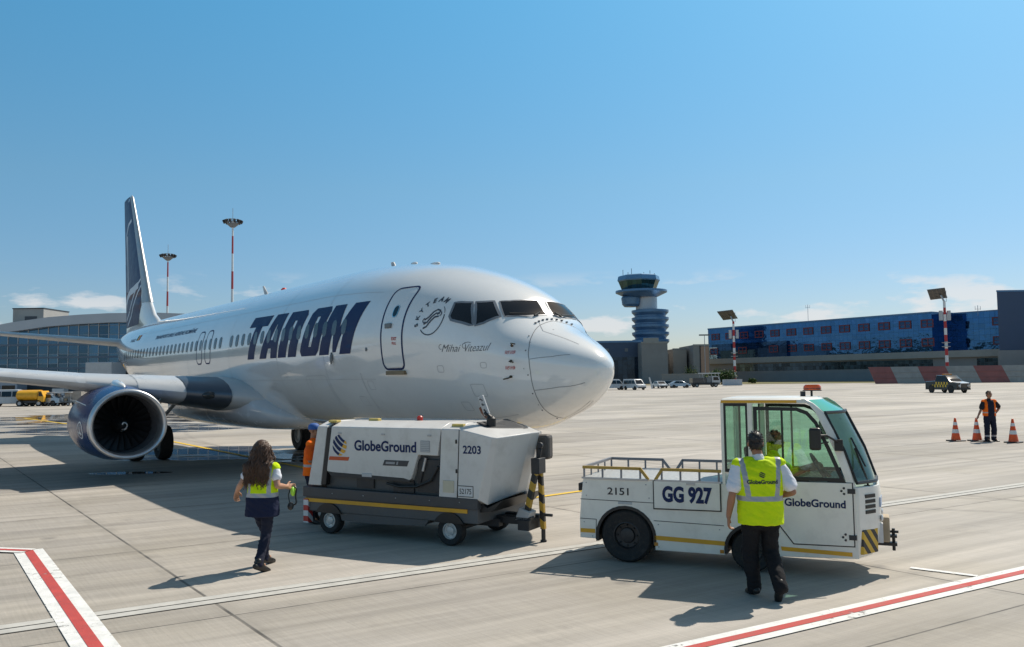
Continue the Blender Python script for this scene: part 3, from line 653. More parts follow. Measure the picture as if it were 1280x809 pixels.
def mono(xs, ys, x):
    hh = np.diff(xs); d = np.diff(ys)/hh; m = np.zeros(len(xs)); m[0] = d[0]; m[-1] = d[-1]
    for i in range(1, len(xs)-1):
        if d[i-1]*d[i] > 0:
            w1 = 2*hh[i]+hh[i-1]; w2 = hh[i]+2*hh[i-1]; m[i] = (w1+w2)/(w1/d[i-1]+w2/d[i])
    return xs, ys, hh, m
FS = [mono(FT[:, 0], FT[:, k], 0) for k in (1, 2, 3, 4)]
def fsec(x):
    out = []
    for xs, ys, hh, m in FS:
        i = min(max(int(np.searchsorted(xs, x))-1, 0), len(hh)-1); t = (x-xs[i])/hh[i]
        out.append(ys[i]*(1+2*t)*(1-t)**2+hh[i]*m[i]*t*(1-t)**2+ys[i+1]*t*t*(3-2*t)-hh[i]*m[i+1]*t*t*(1-t))
    return out
def fpt(x, th):
    zt, zb, hw, zm = fsec(x); s = math.sin(th)
    return Vector((x, hw*math.cos(th), zm+((zt-zm) if s > 0 else (zm-zb))*s))
def fnorm(x, th):
    a = fpt(x+.01, th)-fpt(max(x-.01, .425), th); b = fpt(x, th+.01)-fpt(x, th-.01)
    n = a.cross(b).normalized(); zm = fsec(x)[3]
    return n if n.dot(fpt(x, th)-Vector((x+.3, 0, zm))) > 0 else -n
def zth(x, z):
    zt, zb, hw, zm = fsec(x); s = (z-zm)/((zt-zm) if z > zm else (zm-zb)); return math.asin(max(-1, min(1, s)))
def on(x, th, off=.004): return fpt(x, th)+fnorm(x, th)*off
b = MB(); rs = []
xs = [.422, .43, .445, .46, .49, .53]+list(np.arange(.58, 6.6, .09))+list(np.arange(6.8, 24, .6))+list(np.arange(24, 38.05, .35))+[38.05]
for x in xs: rs.append([fpt(x, 2*math.pi*k/96) for k in range(96)])
b.rings(rs); b.build('fuselage', WHITE, jet, 180)
def decal(bm, name, m, parent, f, off=.004, step=(0, .12)):
    """flat shape -> skin of the fuselage; f maps (u, v) to (x, theta)"""
    slice_bm(bm, *step)
    for v in bm.verts: v.co = on(*f(v.co.x, v.co.y), off)
    return bm_obj(bm, name, m, parent)
def ribbon(pts, w, name, m, parent, off=.004, closed=False, bm=None):
    n = len(pts); P = []
    for i, q in enumerate(pts[:n if closed else n-1]):
        a = pts[(i+1) % n]
        d = max(1, int((fpt(*a)-fpt(*q)).length/.06))
        P += [(q[0]+(a[0]-q[0])*k/d, q[1]+(a[1]-q[1])*k/d) for k in range(d)]
    if not closed: P.append(pts[-1])
    L_, R_ = [], []; N_ = len(P)
    for i in range(N_):
        p = on(*P[i], off); nn = fnorm(*P[i])
        d = (on(*P[(i+1) % N_ if closed else min(i+1, N_-1)], off)-on(*P[(i-1) % N_ if closed else max(i-1, 0)], off)).normalized()
        s = nn.cross(d).normalized()*w/2; L_.append(p+s); R_.append(p-s)
    b = bm or MB()
    vl = [b.bm.verts.new(p) for p in L_]; vr = [b.bm.verts.new(p) for p in R_]
    for i in range(N_ if closed else N_-1):
        j = (i+1) % N_; b.bm.faces.new((vl[i], vl[j], vr[j], vr[i]))
    return b if bm else b.build(name, m, parent, 180)
mir = lambda pts: [(x, math.pi-th) for x, th in pts][::-1]
SEAM = mat('panel_seam', (.20, .20, .21), .6, var=.1)
# cockpit windows, each with its frame
FRAMEM = mat('window_surround_grey', (.22, .23, .25), .35, metal=.3, var=.05)
w1 = [(2.444, .972), (2.355, 1.093), (2.302, 1.227), (2.272, 1.387), (2.262, 1.545), (2.18, 1.555), (2.10, 1.565), (2.002, 1.575), (2.002, 1.374), (2.037, 1.173), (2.108, .999), (2.178, .83), (2.232, .852), (2.285, .879), (2.373, .932)]
w1p = [(x, math.pi-th-(.10 if th > 1.3 else .05 if th > 1.2 else 0)*0) for x, th in w1][::-1]
w1p = [(x, max(th, 1.70)) for x, th in w1p]
w2 = [(2.78, .758), (2.692, .798), (2.603, .852), (2.515, .919), (2.408, .865), (2.302, .812), (2.214, .772), (2.285, .624), (2.373, .491), (2.497, .397), (2.568, .517), (2.656, .638)]
w3 = [(3.134, .405), (3.14, .477), (3.155, .544), (3.187, .624), (3.063, .665), (2.939, .695), (2.833, .731), (2.727, .611), (2.621, .504), (2.55, .39), (2.621, .370), (2.762, .368), (2.904, .360), (3.063, .357)]
def window_poly(pts, name, m, parent, off):
    bm = bmesh.new(); vs = [bm.verts.new((p[0]*1, p[1], 0)) for p in pts]; bm.faces.new(vs)
    return decal(bm, name, m, parent, lambda u, v: (u, v), off, (.05, .05))
for pts in (w1, w2, w3):
    for q in (pts, w1p if pts is w1 else mir(pts)):
        o = window_poly(q, 'cockpit_window', DGLASS, jet, .006)
        ribbon(q, .03 if pts is w1 else .05, 'window_frame', FRAMEM, o, .009, True)
for sgn in (1, -1):
    th = lambda a: a if sgn > 0 else math.pi-a
    b = MB(); b.tube([on(1.99, th(1.30), .03), on(2.03, th(1.42), .05)], .022, 6); b.tube([on(2.0, th(1.30), .05), on(2.10, th(1.10), .035), on(2.17, th(.93), .035)], .013, 6)
    b.build('windscreen_wiper', BLACK, jet)
# radome seam and lightning strips
rad = [(1.52, -1.5707), (1.488, -1.0), (1.435, -.6), (1.40, -.2), (1.41, .04), (1.47, .42), (1.577, .785), (1.72, 1.17), (1.82, 1.5708)]
ribbon(rad+mir(rad)[1:-1], .013, 'radome_seam', SEAM, jet, .004, True)
b = None
for pts in ([(1.80, 1.25), (1.55, 1.07), (.87, 1.2)], [(1.40, .062), (1.064, .276), (.816, .544)], [(1.418, -.54), (.993, -.54), (.62, -.634)], [(1.5, -1.53), (.8, -1.5)]):
    for q in (pts, mir(pts)):
        if b is None: b = MB()
        ribbon(q, .009, '', None, None, .004, False, b)
b.build('lightning_strips', SEAM, jet, 180)
b = MB()
for k in range(9):
    a = 1.17+.1*k; x = 1.74+.11*math.sin(min(1, max(0, (a-1.0)/.57))*1.57) if a < 1.571 else 1.74+.11*math.sin(min(1, max(0, (2.14-a)/.57))*1.57)
    p = on(x+.02, a, .012); b.box(p.x-.016, p.x+.016, p.y-.016, p.y+.016, p.z-.012, p.z+.012)
for a in (-1.4, -1.0, -.6, -.25, .3, .75):
    x = np.interp(a, [q[1] for q in rad], [q[0] for q in rad]); b.ball(on(x+.05, a, .0), .016, 1)
b.build('radome_fasteners', mat('fastener_grey', (.16, .16, .17), .5), jet, 0)
# forward service door
zz = lambda pts: [(x, zth(x, z)) for x, z in pts]
dpts = zz(rrect(4.745, 3.60, .76, 1.66, .14, 4))
ribbon(dpts, .045, 'service_door_outline', INK, jet, .005, True)
o = decal(poly_bm([rrect(4.745, 3.60, .70, 1.60, .13)]), 'service_door', WHITE, jet, lambda u, v: (u, zth(u, v)), .003, (0, .1))
decal(poly_bm([rrect(4.73, 3.93, .17, .24, .085)]), 'door_window', DGLASS, o, lambda u, v: (u, zth(u, v)), .007, (0, .1))
ribbon(zz(rrect(4.73, 3.93, .17, .24, .085)), .02, 'window_frame', SILVER, o, .009, True)
b = MB(); p = on(4.89, zth(4.89, 3.64), .02); b.box(p.x-.14, p.x+.10, p.y-.03, p.y+.012, p.z-.05, p.z+.05); b.build('handle', GREYP, o, 30, .012)
b = MB()
for q in (2.69, 2.72): pass
p = on(4.745, zth(4.745, 2.71), .01); b.box(p.x-.37, p.x+.37, p.y-.05, p.y+.02, p.z-.05, p.z+.03); b.build('scuff_plate', mat('scuffed_bronze', (.24, .18, .11), .5, metal=.5, var=.2), o, 30)
decal(text_bm('EXIT', .09, .002), 'door_lettering', REDP, o, lambda u, v: (4.64-u, zth(4.64, 3.37+v)), .008, (0, .1))
decal(text_bm('PULL', .07, .002), 'door_lettering', REDP, o, lambda u, v: (4.64-u, zth(4.64, 3.28+v)), .008, (0, .1))
# over-wing exits
for x in (16.66, 17.55):
    o = decal(poly_bm([rrect(x, 3.65, .52, 1.0, .16)]), 'overwing_exit', WHITE, jet, lambda u, v: (u, zth(u, v)), .003, (0, .1))
    ribbon(zz(rrect(x, 3.65, .55, 1.03, .17)), .045, 'exit_outline', INK, o, .005, True)
# cabin windows
cw = 0
for k in range(46):
    x = 6.80+k*.5085
    if abs(x-14.9) < .26 or x > 29.6: continue
    o = decal(poly_bm([rrect(x, 3.735, .235, .35, .105, 3)]), 'cabin_window', CABG, jet, lambda u, v: (u, zth(u, v)), .0085, (0, .1))
# writing on the fuselage
LET = [
 [[(0,.88),(0,1.16),(1.44,1.16),(1.44,.88),(1.02,.88),(1.02,0),(.52,0),(.52,.88)]],
 [[(1.46,0),(1.74,1.16),(2.52,1.16),(2.70,0),(2.26,0),(2.22,.26),(2.0,.26),(1.94,0)], [(2.05,.48),(2.20,.48),(2.18,.88),(2.13,.88)]],
 [[(2.78,0),(2.78,1.16),(3.80,1.16),(3.96,1.04),(3.96,.62),(3.86,.52),(3.98,.4),(3.98,0),(3.46,0),(3.46,.44),(3.32,.44),(3.32,0)], [(3.30,.62),(3.46,.62),(3.46,.92),(3.30,.92)]],
 [[(4.22,.12),(4.22,1.04),(4.36,1.16),(5.18,1.16),(5.30,1.04),(5.30,.12),(5.18,0),(4.34,0)], [(4.68,.22),(4.84,.22),(4.84,.94),(4.68,.94)]],
 [[(5.38,0),(5.38,1.16),(5.96,1.16),(6.20,.62),(6.38,1.16),(7.02,1.16),(7.02,0),(6.48,0),(6.48,.72),(6.26,.05),(6.10,.05),(5.90,.70),(5.90,0)]]]
def lmap(u, v):
    v2 = v/1.16*(1.16-.055*u/7*1.0); z = 3.165+v2-.03*u/7
    x = 13.50-u-.5*v2*(1.0-.0*u); return x, zth(x, z)
for L_ in LET:
    decal(poly_bm(L_), 'title_letter', INK, jet, lmap, .006, (.3, .08))
txt = lambda s, x0, x1, z, h, m, shear=0, bold=0, nm='lettering', slope=0, off=.006: (lambda bm: decal(bm, nm, m, jet, (lambda w: lambda u, v: (x0+(x1-x0)*(u-w[0])/(w[1]-w[0]), zth(x0+(x1-x0)*(u-w[0])/(w[1]-w[0]), z+v*h+slope*(u-w[0])/(w[1]-w[0]))))((min(v.co.x for v in bm.verts), max(v.co.x for v in bm.verts))), off, (.3, .1)))(text_bm(s, 1, bold, shear))
txt('TRANSPORTURILE AERIENE ROMÂNE', 23.9, 18.5, 4.27, .19, INK, .3, .015)
txt('YR-BGG', 28.6, 27.6, 4.34, .18, INK, .2, .015)
for k, cm in enumerate((INK, mat('flag_yellow', (.7, .5, .03), .5), REDP)):
    decal(poly_bm([[(0, 0), (.2, 0), (.2, .22), (0, .22)]]), 'flag_stripe', cm, jet, lambda u, v, k=k: (27.35-u-.2*k, zth(27.35-u-.2*k, 4.31+v)), .006, (0, .1))
SCR = mat('script_lettering', (.05, .06, .08), .5)
txt('Mihai', 3.20, 2.72, 3.125, .20, SCR, .45, -.012, 'script_lettering', -.01)
txt('Viteazul', 2.62, 2.10, 3.11, .20, SCR, .45, -.012, 'script_lettering', .01)
b = MB()
def arc(cx, cz, r, a0, a1, n=14): return [(cx-r*math.cos(R(a0+(a1-a0)*k/n)), zth(cx-r*math.cos(R(a0+(a1-a0)*k/n)), cz+r*math.sin(R(a0+(a1-a0)*k/n)))) for k in range(n+1)]
for cx, z0 in ((3.22, 3.20), (2.64, 3.20)): ribbon(arc(cx, z0-.04, .045, 60, 300), .009, '', None, None, .006, False, b)
ribbon(zz([(2.64, 3.215), (2.56, 3.225), (2.50, 3.21)]), .009, '', None, None, .006, False, b)
b.build('script_flourish', SCR, jet, 180)
# alliance roundel: ring, ribbon swirl and letters round it
cx, cz = 3.56, 3.70
b = MB(); ribbon(arc(cx, cz, .30, -140, 15, 22), .022, '', None, None, .006, False, b); ribbon(arc(cx, cz, .30, 20, 50, 6), .012, '', None, None, .006, False, b)
for dz in (.09, .0, -.09):
    ribbon(zz([(cx+.17, cz-.09+dz*.9), (cx+.08, cz-.05+dz), (cx-.0, cz+.05+dz), (cx-.08, cz+.11+dz*.8), (cx-.17, cz+.10+dz*.6)]), .034, '', None, None, .006, False, b)
ribbon(arc(cx-.17, cz+.09, .045, -60, 200, 8), .022, '', None, None, .006, False, b); ribbon(arc(cx+.17, cz-.02, .04, 80, 330, 8), .022, '', None, None, .006, False, b)
b.build('roundel', SCR, jet, 180)
for k, ch in enumerate('SKYTEAM'):
    a = 195-k*21.5
    ca, sa = math.cos(R(a)), math.sin(R(a)); rr = .385; ro = R(a-90)
    def f(u, v, ca=ca, sa=sa, ro=ro):
        u, v = u*math.cos(ro)-v*math.sin(ro), u*math.sin(ro)+v*math.cos(ro)
        x = cx-(rr*ca+u); return x, zth(x, cz+rr*sa+v)
    decal(text_bm(ch, .135, .005), 'roundel_letter', SCR, jet, f, .006, (0, .06))
# probes and small red placards near the nose, drains, aerials
for x, th, k in ((1.754, .33, 0), (1.73, -.05, 0), (1.77, -.29, 1)):
    p = fpt(x, th); nn = fnorm(x, th); b = MB()
    b.ball(p, .045, 2, (1, .4, .6)); b.tube([p, p+nn*.09+Vector((-.02, 0, 0)), p+nn*.10+Vector((-.14 if k == 0 else .14, 0, -.02))], .013, 6)
    b.build('air_probe', mat('probe_bronze', (.10, .07, .04), .35, metal=.7), jet)
for z in (3.03, 2.76):
    txt('NO STEP', 1.83, 1.66, z-.03, .05, REDP, 0, .01, 'placard'); txt('DO NOT COVER', 1.83, 1.66, z+.02-.02, .04, REDP, 0, .008, 'placard')
b = MB()
b.prism([(7.6, 5.27), (7.8, 5.27), (7.84, 5.40), (7.72, 5.40)], .1, .14, 'y')
b.prism([(16.4, 5.33), (16.75, 5.33), (16.98, 5.70), (16.88, 5.70)], -.02, .02, 'y'); b.build('blade_aerial', LGREY, jet, 0, .008, split=True)
MB().lathe([(.11, 5.33), (.10, 5.42), (.05, 5.47)], 14, o=(15.1, 0, 0)).build('beacon', REDP, jet)
b = MB(); b.ball((5.6, .25, 5.09), .12, 2, (1.8, .6, .35)); b.ball((6.6, .2, 5.22), .1, 2, (1.5, .5, .4)); b.build('roof_fairing', WHITE, jet, split=True)
b = MB(); b.prism([(9.8, 1.38), (10.15, 1.38), (10.3, 1.02), (10.2, 1.0), (10.05, 1.1)], -.02, .02, 'y'); b.prism([(13.9, 1.2), (14.05, 1.2), (14.1, .86), (14.02, .86)], -.02, .02, 'y'); b.build('drain_mast', GREYP, jet, 0, .006, split=True)
b = MB(); p = on(5.74, zth(5.74, 3.2), .01); b.ball(p, .035, 2, (1, .5, 1.2)); p = on(7.42, zth(7.42, 3.06), .03); b.ball(p, .07, 2, (.8, .4, 2.0)); b.build('static_port', GREYP, jet, split=True)
b = MB(); ribbon([(6.2, -.35), (6.2, -1.57)], .012, '', None, None, .004, False, b); ribbon([(9.0, -.4), (9.0, -1.57)], .010, '', None, None, .004, False, b); ribbon([(3.9, -.9), (3.9, -1.57)], .014, '', None, None, .004, False, b)
[ribbon([(x_, .95), (x_, -1.2)], .010, '', None, None, .004, False, b) for x_ in (7.9, 10.8, 14.6, 18.9, 22.4, 25.6)]
[ribbon([(5.6, th_), (27, th_)], .006, '', None, None, .004, False, b) for th_ in (.62, -.42)]
ribbon(zz(rrect(8.6, 2.25, 1.2, .85, .1)), .010, '', None, None, .004, True, b)
for x_, z_, w_, h_ in ((2.5, 2.35, .30, .22), (3.0, 2.05, .22, .16), (3.3, 2.75, .16, .12), (5.9, 2.45, .25, .18), (6.6, 2.1, .3, .2), (9.9, 2.05, .2, .2), (10.4, 2.7, .14, .1), (11.3, 2.4, .3, .2), (2.25, 2.8, .12, .1)): ribbon(zz(rrect(x_, z_, w_, h_, .03)), .008, '', None, None, .004, True, b)
ribbon([(2.0, -.95), (6.3, -.95)], .008, '', None, None, .004, False, b); b.build('skin_joints', mat('skin_joint_grey', (.38, .38, .39), .5), jet, 180)
# belly fairing
b = MB(); rs = []
for x, hw, zb, zt in ((11.6, .4, 1.36, 1.5), (12.2, 1.2, 1.24, 1.9), (13.0, 1.80, 1.16, 2.35), (14.2, 2.02, 1.12, 2.55), (17, 2.10, 1.10, 2.5), (20, 2.08, 1.12, 2.4), (22, 1.7, 1.22, 2.2), (23.6, .8, 1.34, 1.8), (24.2, .2, 1.42, 1.55)):
    rs.append([(x, hw*math.copysign(abs(math.cos(a))**.7, math.cos(a)), (zt+zb)/2+(zt-zb)/2*math.copysign(abs(math.sin(a))**.8, math.sin(a))) for a in [2*math.pi*k/40 for k in range(40)]])
b.rings(rs); b.build('belly_fairing', mat('grey_belly_paint', (.52, .53, .55), .25, coat=.3, var=.05), jet, 180)
# wings
def airfoil(c, tck, n=14):
    up, lo = [], []
    for k in range(n+1):
        t = (1-math.cos(math.pi*k/n))/2
        y = 5*tck*(.2969*math.sqrt(t)-.126*t-.3516*t*t+.2843*t**3-.1015*t**4); cam_ = .02*(1-(2*t-1)**2)
        up.append((t*c, (cam_+y)*c)); lo.append((t*c, (cam_-y)*c))
    return up+lo[-2:0:-1]
WINGM = mat('wing_grey_paint', (.48, .49, .50), .35, coat=.1, var=.06, vscale=.6)
def wing(sg):
    b = MB(); rs = []
    for y, xl, c, z, tk in ((1.2, 12.65, 7.9, 2.00, .145), (1.9, 13.1, 7.3, 2.12, .14), (4.8, 14.5, 5.9, 2.46, .105), (5.9, 15.05, 5.2, 2.61, .086), (10, 17.35, 3.8, 3.06, .075), (16.6, 21.05, 1.75, 3.80, .07), (17.1, 21.45, 1.45, 3.86, .07)):
        rs.append([(xl+px, sg*y, z+pz-.02*px) for px, pz in airfoil(c, tk)])
    b.rings(rs); w_ = b.build('wing', WINGM, jet, 60)
    b = MB(); rs = []   # bright slat along the leading edge
    for y, xl, c, z, tk in ((5.6, 14.9, 5.42, 2.571, .093), (10, 17.35, 3.8, 3.06, .079), (16.6, 21.05, 1.75, 3.80, .075)):
        af = airfoil(c, tk); k = 5
        rs.append([(xl+px-.012, sg*y, z+pz-.02*px) for px, pz in af[-2:]+af[:k+2]])
    b.rings(rs, cap=False, close=False); b.build('slat', mat('pale_slat_paint', (.54, .55, .56), .3, coat=.2, var=.05), w_, 60)
    b = MB(); rs = []
    for y, xl, c, z in ((3.3, 13.77, 6.62, 2.286), (4.4, 14.31, 6.09, 2.413)):
        af = airfoil(c, .128-.0121*(y-2.9)+.004); rs.append([(xl+px-.012, sg*y, z+pz-.02*px) for px, pz in af[-4:]+af[:5]])
    b.rings(rs, cap=False, close=False); b.build('slat', MATS['pale_slat_paint'], w_, 60)
    b = MB(); rs = []
    for y, xl, c, z in ((2.2, 13.24, 7.16, 2.156), (3.28, 13.76, 6.64, 2.282)):
        af = airfoil(c, .128-.0121*(y-2.9)+.006); rs.append([(xl+px-.012, sg*y, z+pz-.02*px) for px, pz in af[-4:]+af[:5]])
    b.rings(rs, cap=False, close=False); b.build('root_reflection_patch', mat('painted_blue_reflection', (.10, .12, .15), .35, metal=.6), w_, 60)  # blue reflection at the wing root, painted on as a dark metal patch
    b = MB(); rs = []   # winglet
    for dy, dz, xl, c in ((0, 0, 21.45, 1.45), (.25, .35, 21.7, 1.25), (.45, 1.2, 22.3, .95), (.6, 2.4, 23.0, .55)):
        rs.append([(xl+px, sg*(17.1+dy)+sg*pz*.7, 3.76+dz) for px, pz in airfoil(c, .09)])
    b.rings(rs); b.build('winglet', NAVY, w_, 60)
    for y, xl, z in ((8.0, 16.6, 2.40), (12.2, 19.4, 2.84)):
        b = MB(); b.lathe([(.03, 0), (.2, .6), (.27, 1.6), (.24, 2.6), (.03, 4.0)], 14, 'x', o=(xl, sg*y, z)); b.build('flap_track_fairing', mat('fairing_grey', (.55, .55, .54), .3, var=.05), w_, 180)
    b = MB(); b.ball((13.50, sg*2.75, 2.20), .15, 2, (.6, 1.3, .7)); b.build('landing_light', mat('lamp_lens_dark', (.03, .035, .04), .06), w_, 180)
    return w_
wing(1); wing(-1)
b = MB()
for sg in (1, -1):
    rs = [[(xl+px, sg*y, z+pz) for px, pz in airfoil(c, .09)] for y, xl, c, z in ((.3, 32.6, 4.2, 4.42), (.9, 33.0, 3.9, 4.47), (7.17, 36.9, 1.5, 5.12))]
    b = MB(); b.rings(rs); b.build('tailplane', WINGM, jet, 60)
# fin
def finsec(z): return float(np.interp(z, [5.0, 5.3, 5.75, 6.3, 7.0, 12.35], [28.2, 30.0, 31.2, 31.9, 32.45, 36.25])), float(np.interp(z, [5.0, 12.35], [37.1, 38.15]))
def fth(z, x):
    a, e = finsec(z); t = min(1, max(0, (x-a)/(e-a))); tk = .10 if z > 6.3 else .10*(e-32.2)/(e-a)
    return 5*tk*(.2969*math.sqrt(t)-.126*t-.3516*t*t+.2843*t**3-.1036*t**4)*(e-a)
b = MB(); rs = []
for z in (5.0, 5.3, 5.5, 5.75, 6.0, 6.3, 6.6, 7.0, 8, 9, 10, 11, 12, 12.25):
    a, e = finsec(z); tt = [(1-math.cos(math.pi*k/16))/2 for k in range(17)]
    xs_ = [a+t*(e-a) for t in tt]; rs.append([(x, fth(z, x), z) for x in xs_]+[(x, -fth(z, x), z) for x in xs_[-2:0:-1]])
a, e = finsec(12.35); rs.append([(x, s*.3*fth(12.35, x), 12.35) for s, xx in ((1, [a+.12+t*(e-a-.15) for t in tt]), (-1, [a+.12+t*(e-a-.15) for t in tt][-2:0:-1])) for x in xx])
b.rings(rs); fin = b.build('tail_fin', WHITE, jet, 60)
def finpatch(loop, name, m, off, par=fin):
    for sg in (1, -1):
        bm = poly_bm([loop]); slice_bm(bm, .35, .35)
        for v in bm.verts: x, z = v.co.x, v.co.y; v.co = (x, sg*(fth(z, x)+off), z)
        bm_obj(bm, name, m, par, 180)
lead = [(finsec(z)[0]+d, z) for z, d in ((5.4, 3.2), (6.3, 1.0), (7, .60), (8, .42), (9, .36), (10, .32), (11, .28), (12.25, .25))]
trail = [(finsec(z)[1]-.03, z) for z in (12.25, 11, 10, 9, 8, 7, 6, 5.4)]
finpatch(lead+trail, 'fin_navy_panel', NAVY, .006)
SIL = mat('silver_emblem_paint', (.62, .66, .72), .4, var=.05)
def finline(pts, w, name='bird_emblem'):
    out = []
    for i, (x, z) in enumerate(pts):
        x0_, z0_ = pts[max(i-1, 0)]; x1_, z1_ = pts[min(i+1, len(pts)-1)]; d = math.hypot(x1_-x0_, z1_-z0_); out.append((-(z1_-z0_)/d*w/2, (x1_-x0_)/d*w/2))
    finpatch([(p[0]+o[0], p[1]+o[1]) for p, o in zip(pts, out)]+[(p[0]-o[0], p[1]-o[1]) for p, o in list(zip(pts, out))[::-1]], name, SIL, .010)
finline([(35.75, 10.9), (36.4, 10.75), (37.0, 10.3), (37.35, 9.6), (37.45, 8.8)], .16)
finline([(36.75, 10.2), (36.55, 9.0), (36.35, 7.8), (36.4, 7.2)], .22)
finline([(33.6, 7.35), (34.6, 7.2), (35.6, 7.15), (36.5, 6.95), (37.0, 6.6)], .34)
finline([(33.15, 7.3), (34.2, 6.6), (35.4, 5.9), (36.6, 5.5)], .12)
finline([(33.3, 7.65), (34.5, 6.9), (35.8, 6.2), (36.9, 5.8)], .12)
b = MB(); rs = []
for z in (6.4, 7, 8, 9, 10, 11, 12.2):
    a, e = finsec(z); q = [a+t*(e-a) for t in (.16 if z < 7 else .1, .05, .02, .006, 0)]
    rs.append([(x-.012, fth(z, x)+.01, z) for x in q]+[(x-.012, -fth(z, x)-.01, z) for x in q[-2::-1]])
b.rings(rs, cap=False, close=False); b.build('fin_leading_edge', mat('satin_metal', (.50, .50, .50), .5, metal=.75, var=.05), fin, 180)
# engines
FAN = mat('fan_blade_metal', (.075, .075, .08), .32, metal=.85)
LIP = mat('inlet_lip_metal', (.60, .61, .63), .38, metal=.85, var=.06)
def engine(sg):
    ex, ey, ez = 13.1, sg*4.88, 1.46
    b = MB(); b.lathe([(.865, .34), (.93, .34), (1.0, .7), (1.06, 1.3), (1.06, 2.2), (.98, 3.0), (.86, 3.7), (.80, 3.7)], 56, 'x', o=(ex, ey, ez), cap=False, squash=.90)
    e = b.build('engine_cowl', ENGBLUE, jet, 50)
    b = MB(); b.lathe([(.93, .345), (.955, .16), (.945, .05), (.905, 0), (.865, .015), (.83, .07), (.80, .2), (.795, .40)], 56, 'x', o=(ex, ey, ez), cap=False, squash=.90); b.build('inlet_lip', LIP, e, 180)
    b = MB(); b.lathe([(.797, .39), (.79, .7), (.785, 1.05)], 48, 'x', o=(ex, ey, ez), cap=False, squash=.9); b.build('inlet_duct', mat('inlet_lining', (.10, .10, .11), .5, var=.1), e, 180)
    b = MB()
    for k in range(24):
        a = 2*math.pi*k/24
        q = []
        for r_, tw, ch in ((.24, .35, .20), (.5, .75, .22), (.77, 1.05, .22)):
            for s in (-1, 1):
                u = s*ch/2; q.append((ex+1.0+u*math.cos(tw)*.6, ey+r_*math.cos(a+u*math.sin(tw)/r_), ez+r_*math.sin(a+u*math.sin(tw)/r_)*(.9 if math.sin(a) < 0 else 1)))
        b.faces(q, [(0, 1, 3, 2), (2, 3, 5, 4)])
    b.build('fan_blades', FAN, e, 180)
    b = MB(); b.lathe([(.79, 1.14), (.001, 1.14)], 40, 'x', o=(ex, ey, ez), cap=False); b.build('fan_backing', BLACK, e, 0)
    b = MB(); b.lathe([(.001, .62), (.06, .66), (.15, .78), (.23, .98)], 28, 'x', o=(ex, ey, ez), cap=False); sp = b.build('spinner', BLACK, e, 180)
    b = MB(); pr = None
    for k in range(16):
        a = .5+k*.30; r_ = .035+.0072*k; w_ = .012+.0012*k
        ring = [(r_-w_, a), (r_+w_, a)]; cur = []
        for rr, aa in ring: cur.append(b.bm.verts.new((ex+np.interp(rr, [0, .06, .15, .23], [.62, .66, .78, .98])-.006, ey+rr*math.cos(aa), ez+rr*math.sin(aa))))
        if pr: b.bm.faces.new((pr[0], pr[1], cur[1], cur[0]))
        pr = cur
    b.build('swirl_mark', mat('white_marking', (.75, .75, .75), .5), sp, 180)
    b = MB(); b.lathe([(.62, 3.2), (.60, 4.3), (.44, 4.9), (.40, 4.9)], 32, 'x', o=(ex, ey, ez), cap=False); b.lathe([(.36, 4.3), (.30, 5.0), (.05, 5.7)], 24, 'x', o=(ex, ey, ez)); b.build('exhaust_nozzle', mat('burnt_metal', (.20, .17, .14), .4, metal=.9, var=.2), e, 180)
    b = MB(); rs = []
    for x, w_, zt, zb in ((13.75, .03, 2.48, 2.40), (14.1, .12, 2.58, 2.3), (14.6, .19, 2.66, 2.2), (15.4, .22, 2.66, 2.2), (16.8, .22, 2.5, 2.0), (18.3, .06, 2.55, 2.2)):
        rs.append([(x, ey+w_*c_, (zt+zb)/2+(zt-zb)/2*s_) for c_, s_ in [(math.cos(k*math.pi/8), math.sin(k*math.pi/8)) for k in range(16)]])
    b.rings(rs); b.build('pylon', WHITE, e, 180)
    b = MB(); s2 = 1
    for s2 in (1, -1):  # strakes and round bird badge on both cheeks
        a = R(32) if s2 > 0 else R(148)
        b.prism([(14.0, 0), (15.3, 0), (15.0, .26), (14.3, .22)], -.01, .01, 'y', Matrix.Translation((0, ey+1.02*math.cos(a), ez+1.02*math.sin(a))) @ Matrix.Rotation(a-R(90), 4, 'X'))
    b.build('strake', WHITE, e, 0, split=True)
    def bad(u, v, s2):   # round badge wrapped on the cowl
        x = ex+.83+u*.85; rr = np.interp(x-ex, [.34, .7, 1.3], [.93, 1.0, 1.06])+.006; a = v/1.03-.12
        return Vector((x, ey+s2*rr*math.cos(a), ez+rr*math.sin(a)*(.87 if a < 0 else 1)))
    WM = MATS['white_marking']
    for s2 in (1, -1):
        bm = poly_bm([[(.26*math.cos(k*.2244), .26*math.sin(k*.2244)) for k in range(28)], [(.215*math.cos(k*.2244), .215*math.sin(k*.2244)) for k in range(28)]])
        bm2 = poly_bm([[(-.16, -.1), (-.02, -.03), (.0, .17), (.05, .16), (.04, -.02), (.17, -.06), (.16, -.11), (.03, -.09), (-.02, -.15)]])
        for q in (bm, bm2):
            slice_bm(q, .08, .08)
            for v in q.verts: v.co = bad(v.co.x, v.co.y, s2)
            bm_obj(q, 'badge', WM, e, 180)
engine(1); engine(-1)
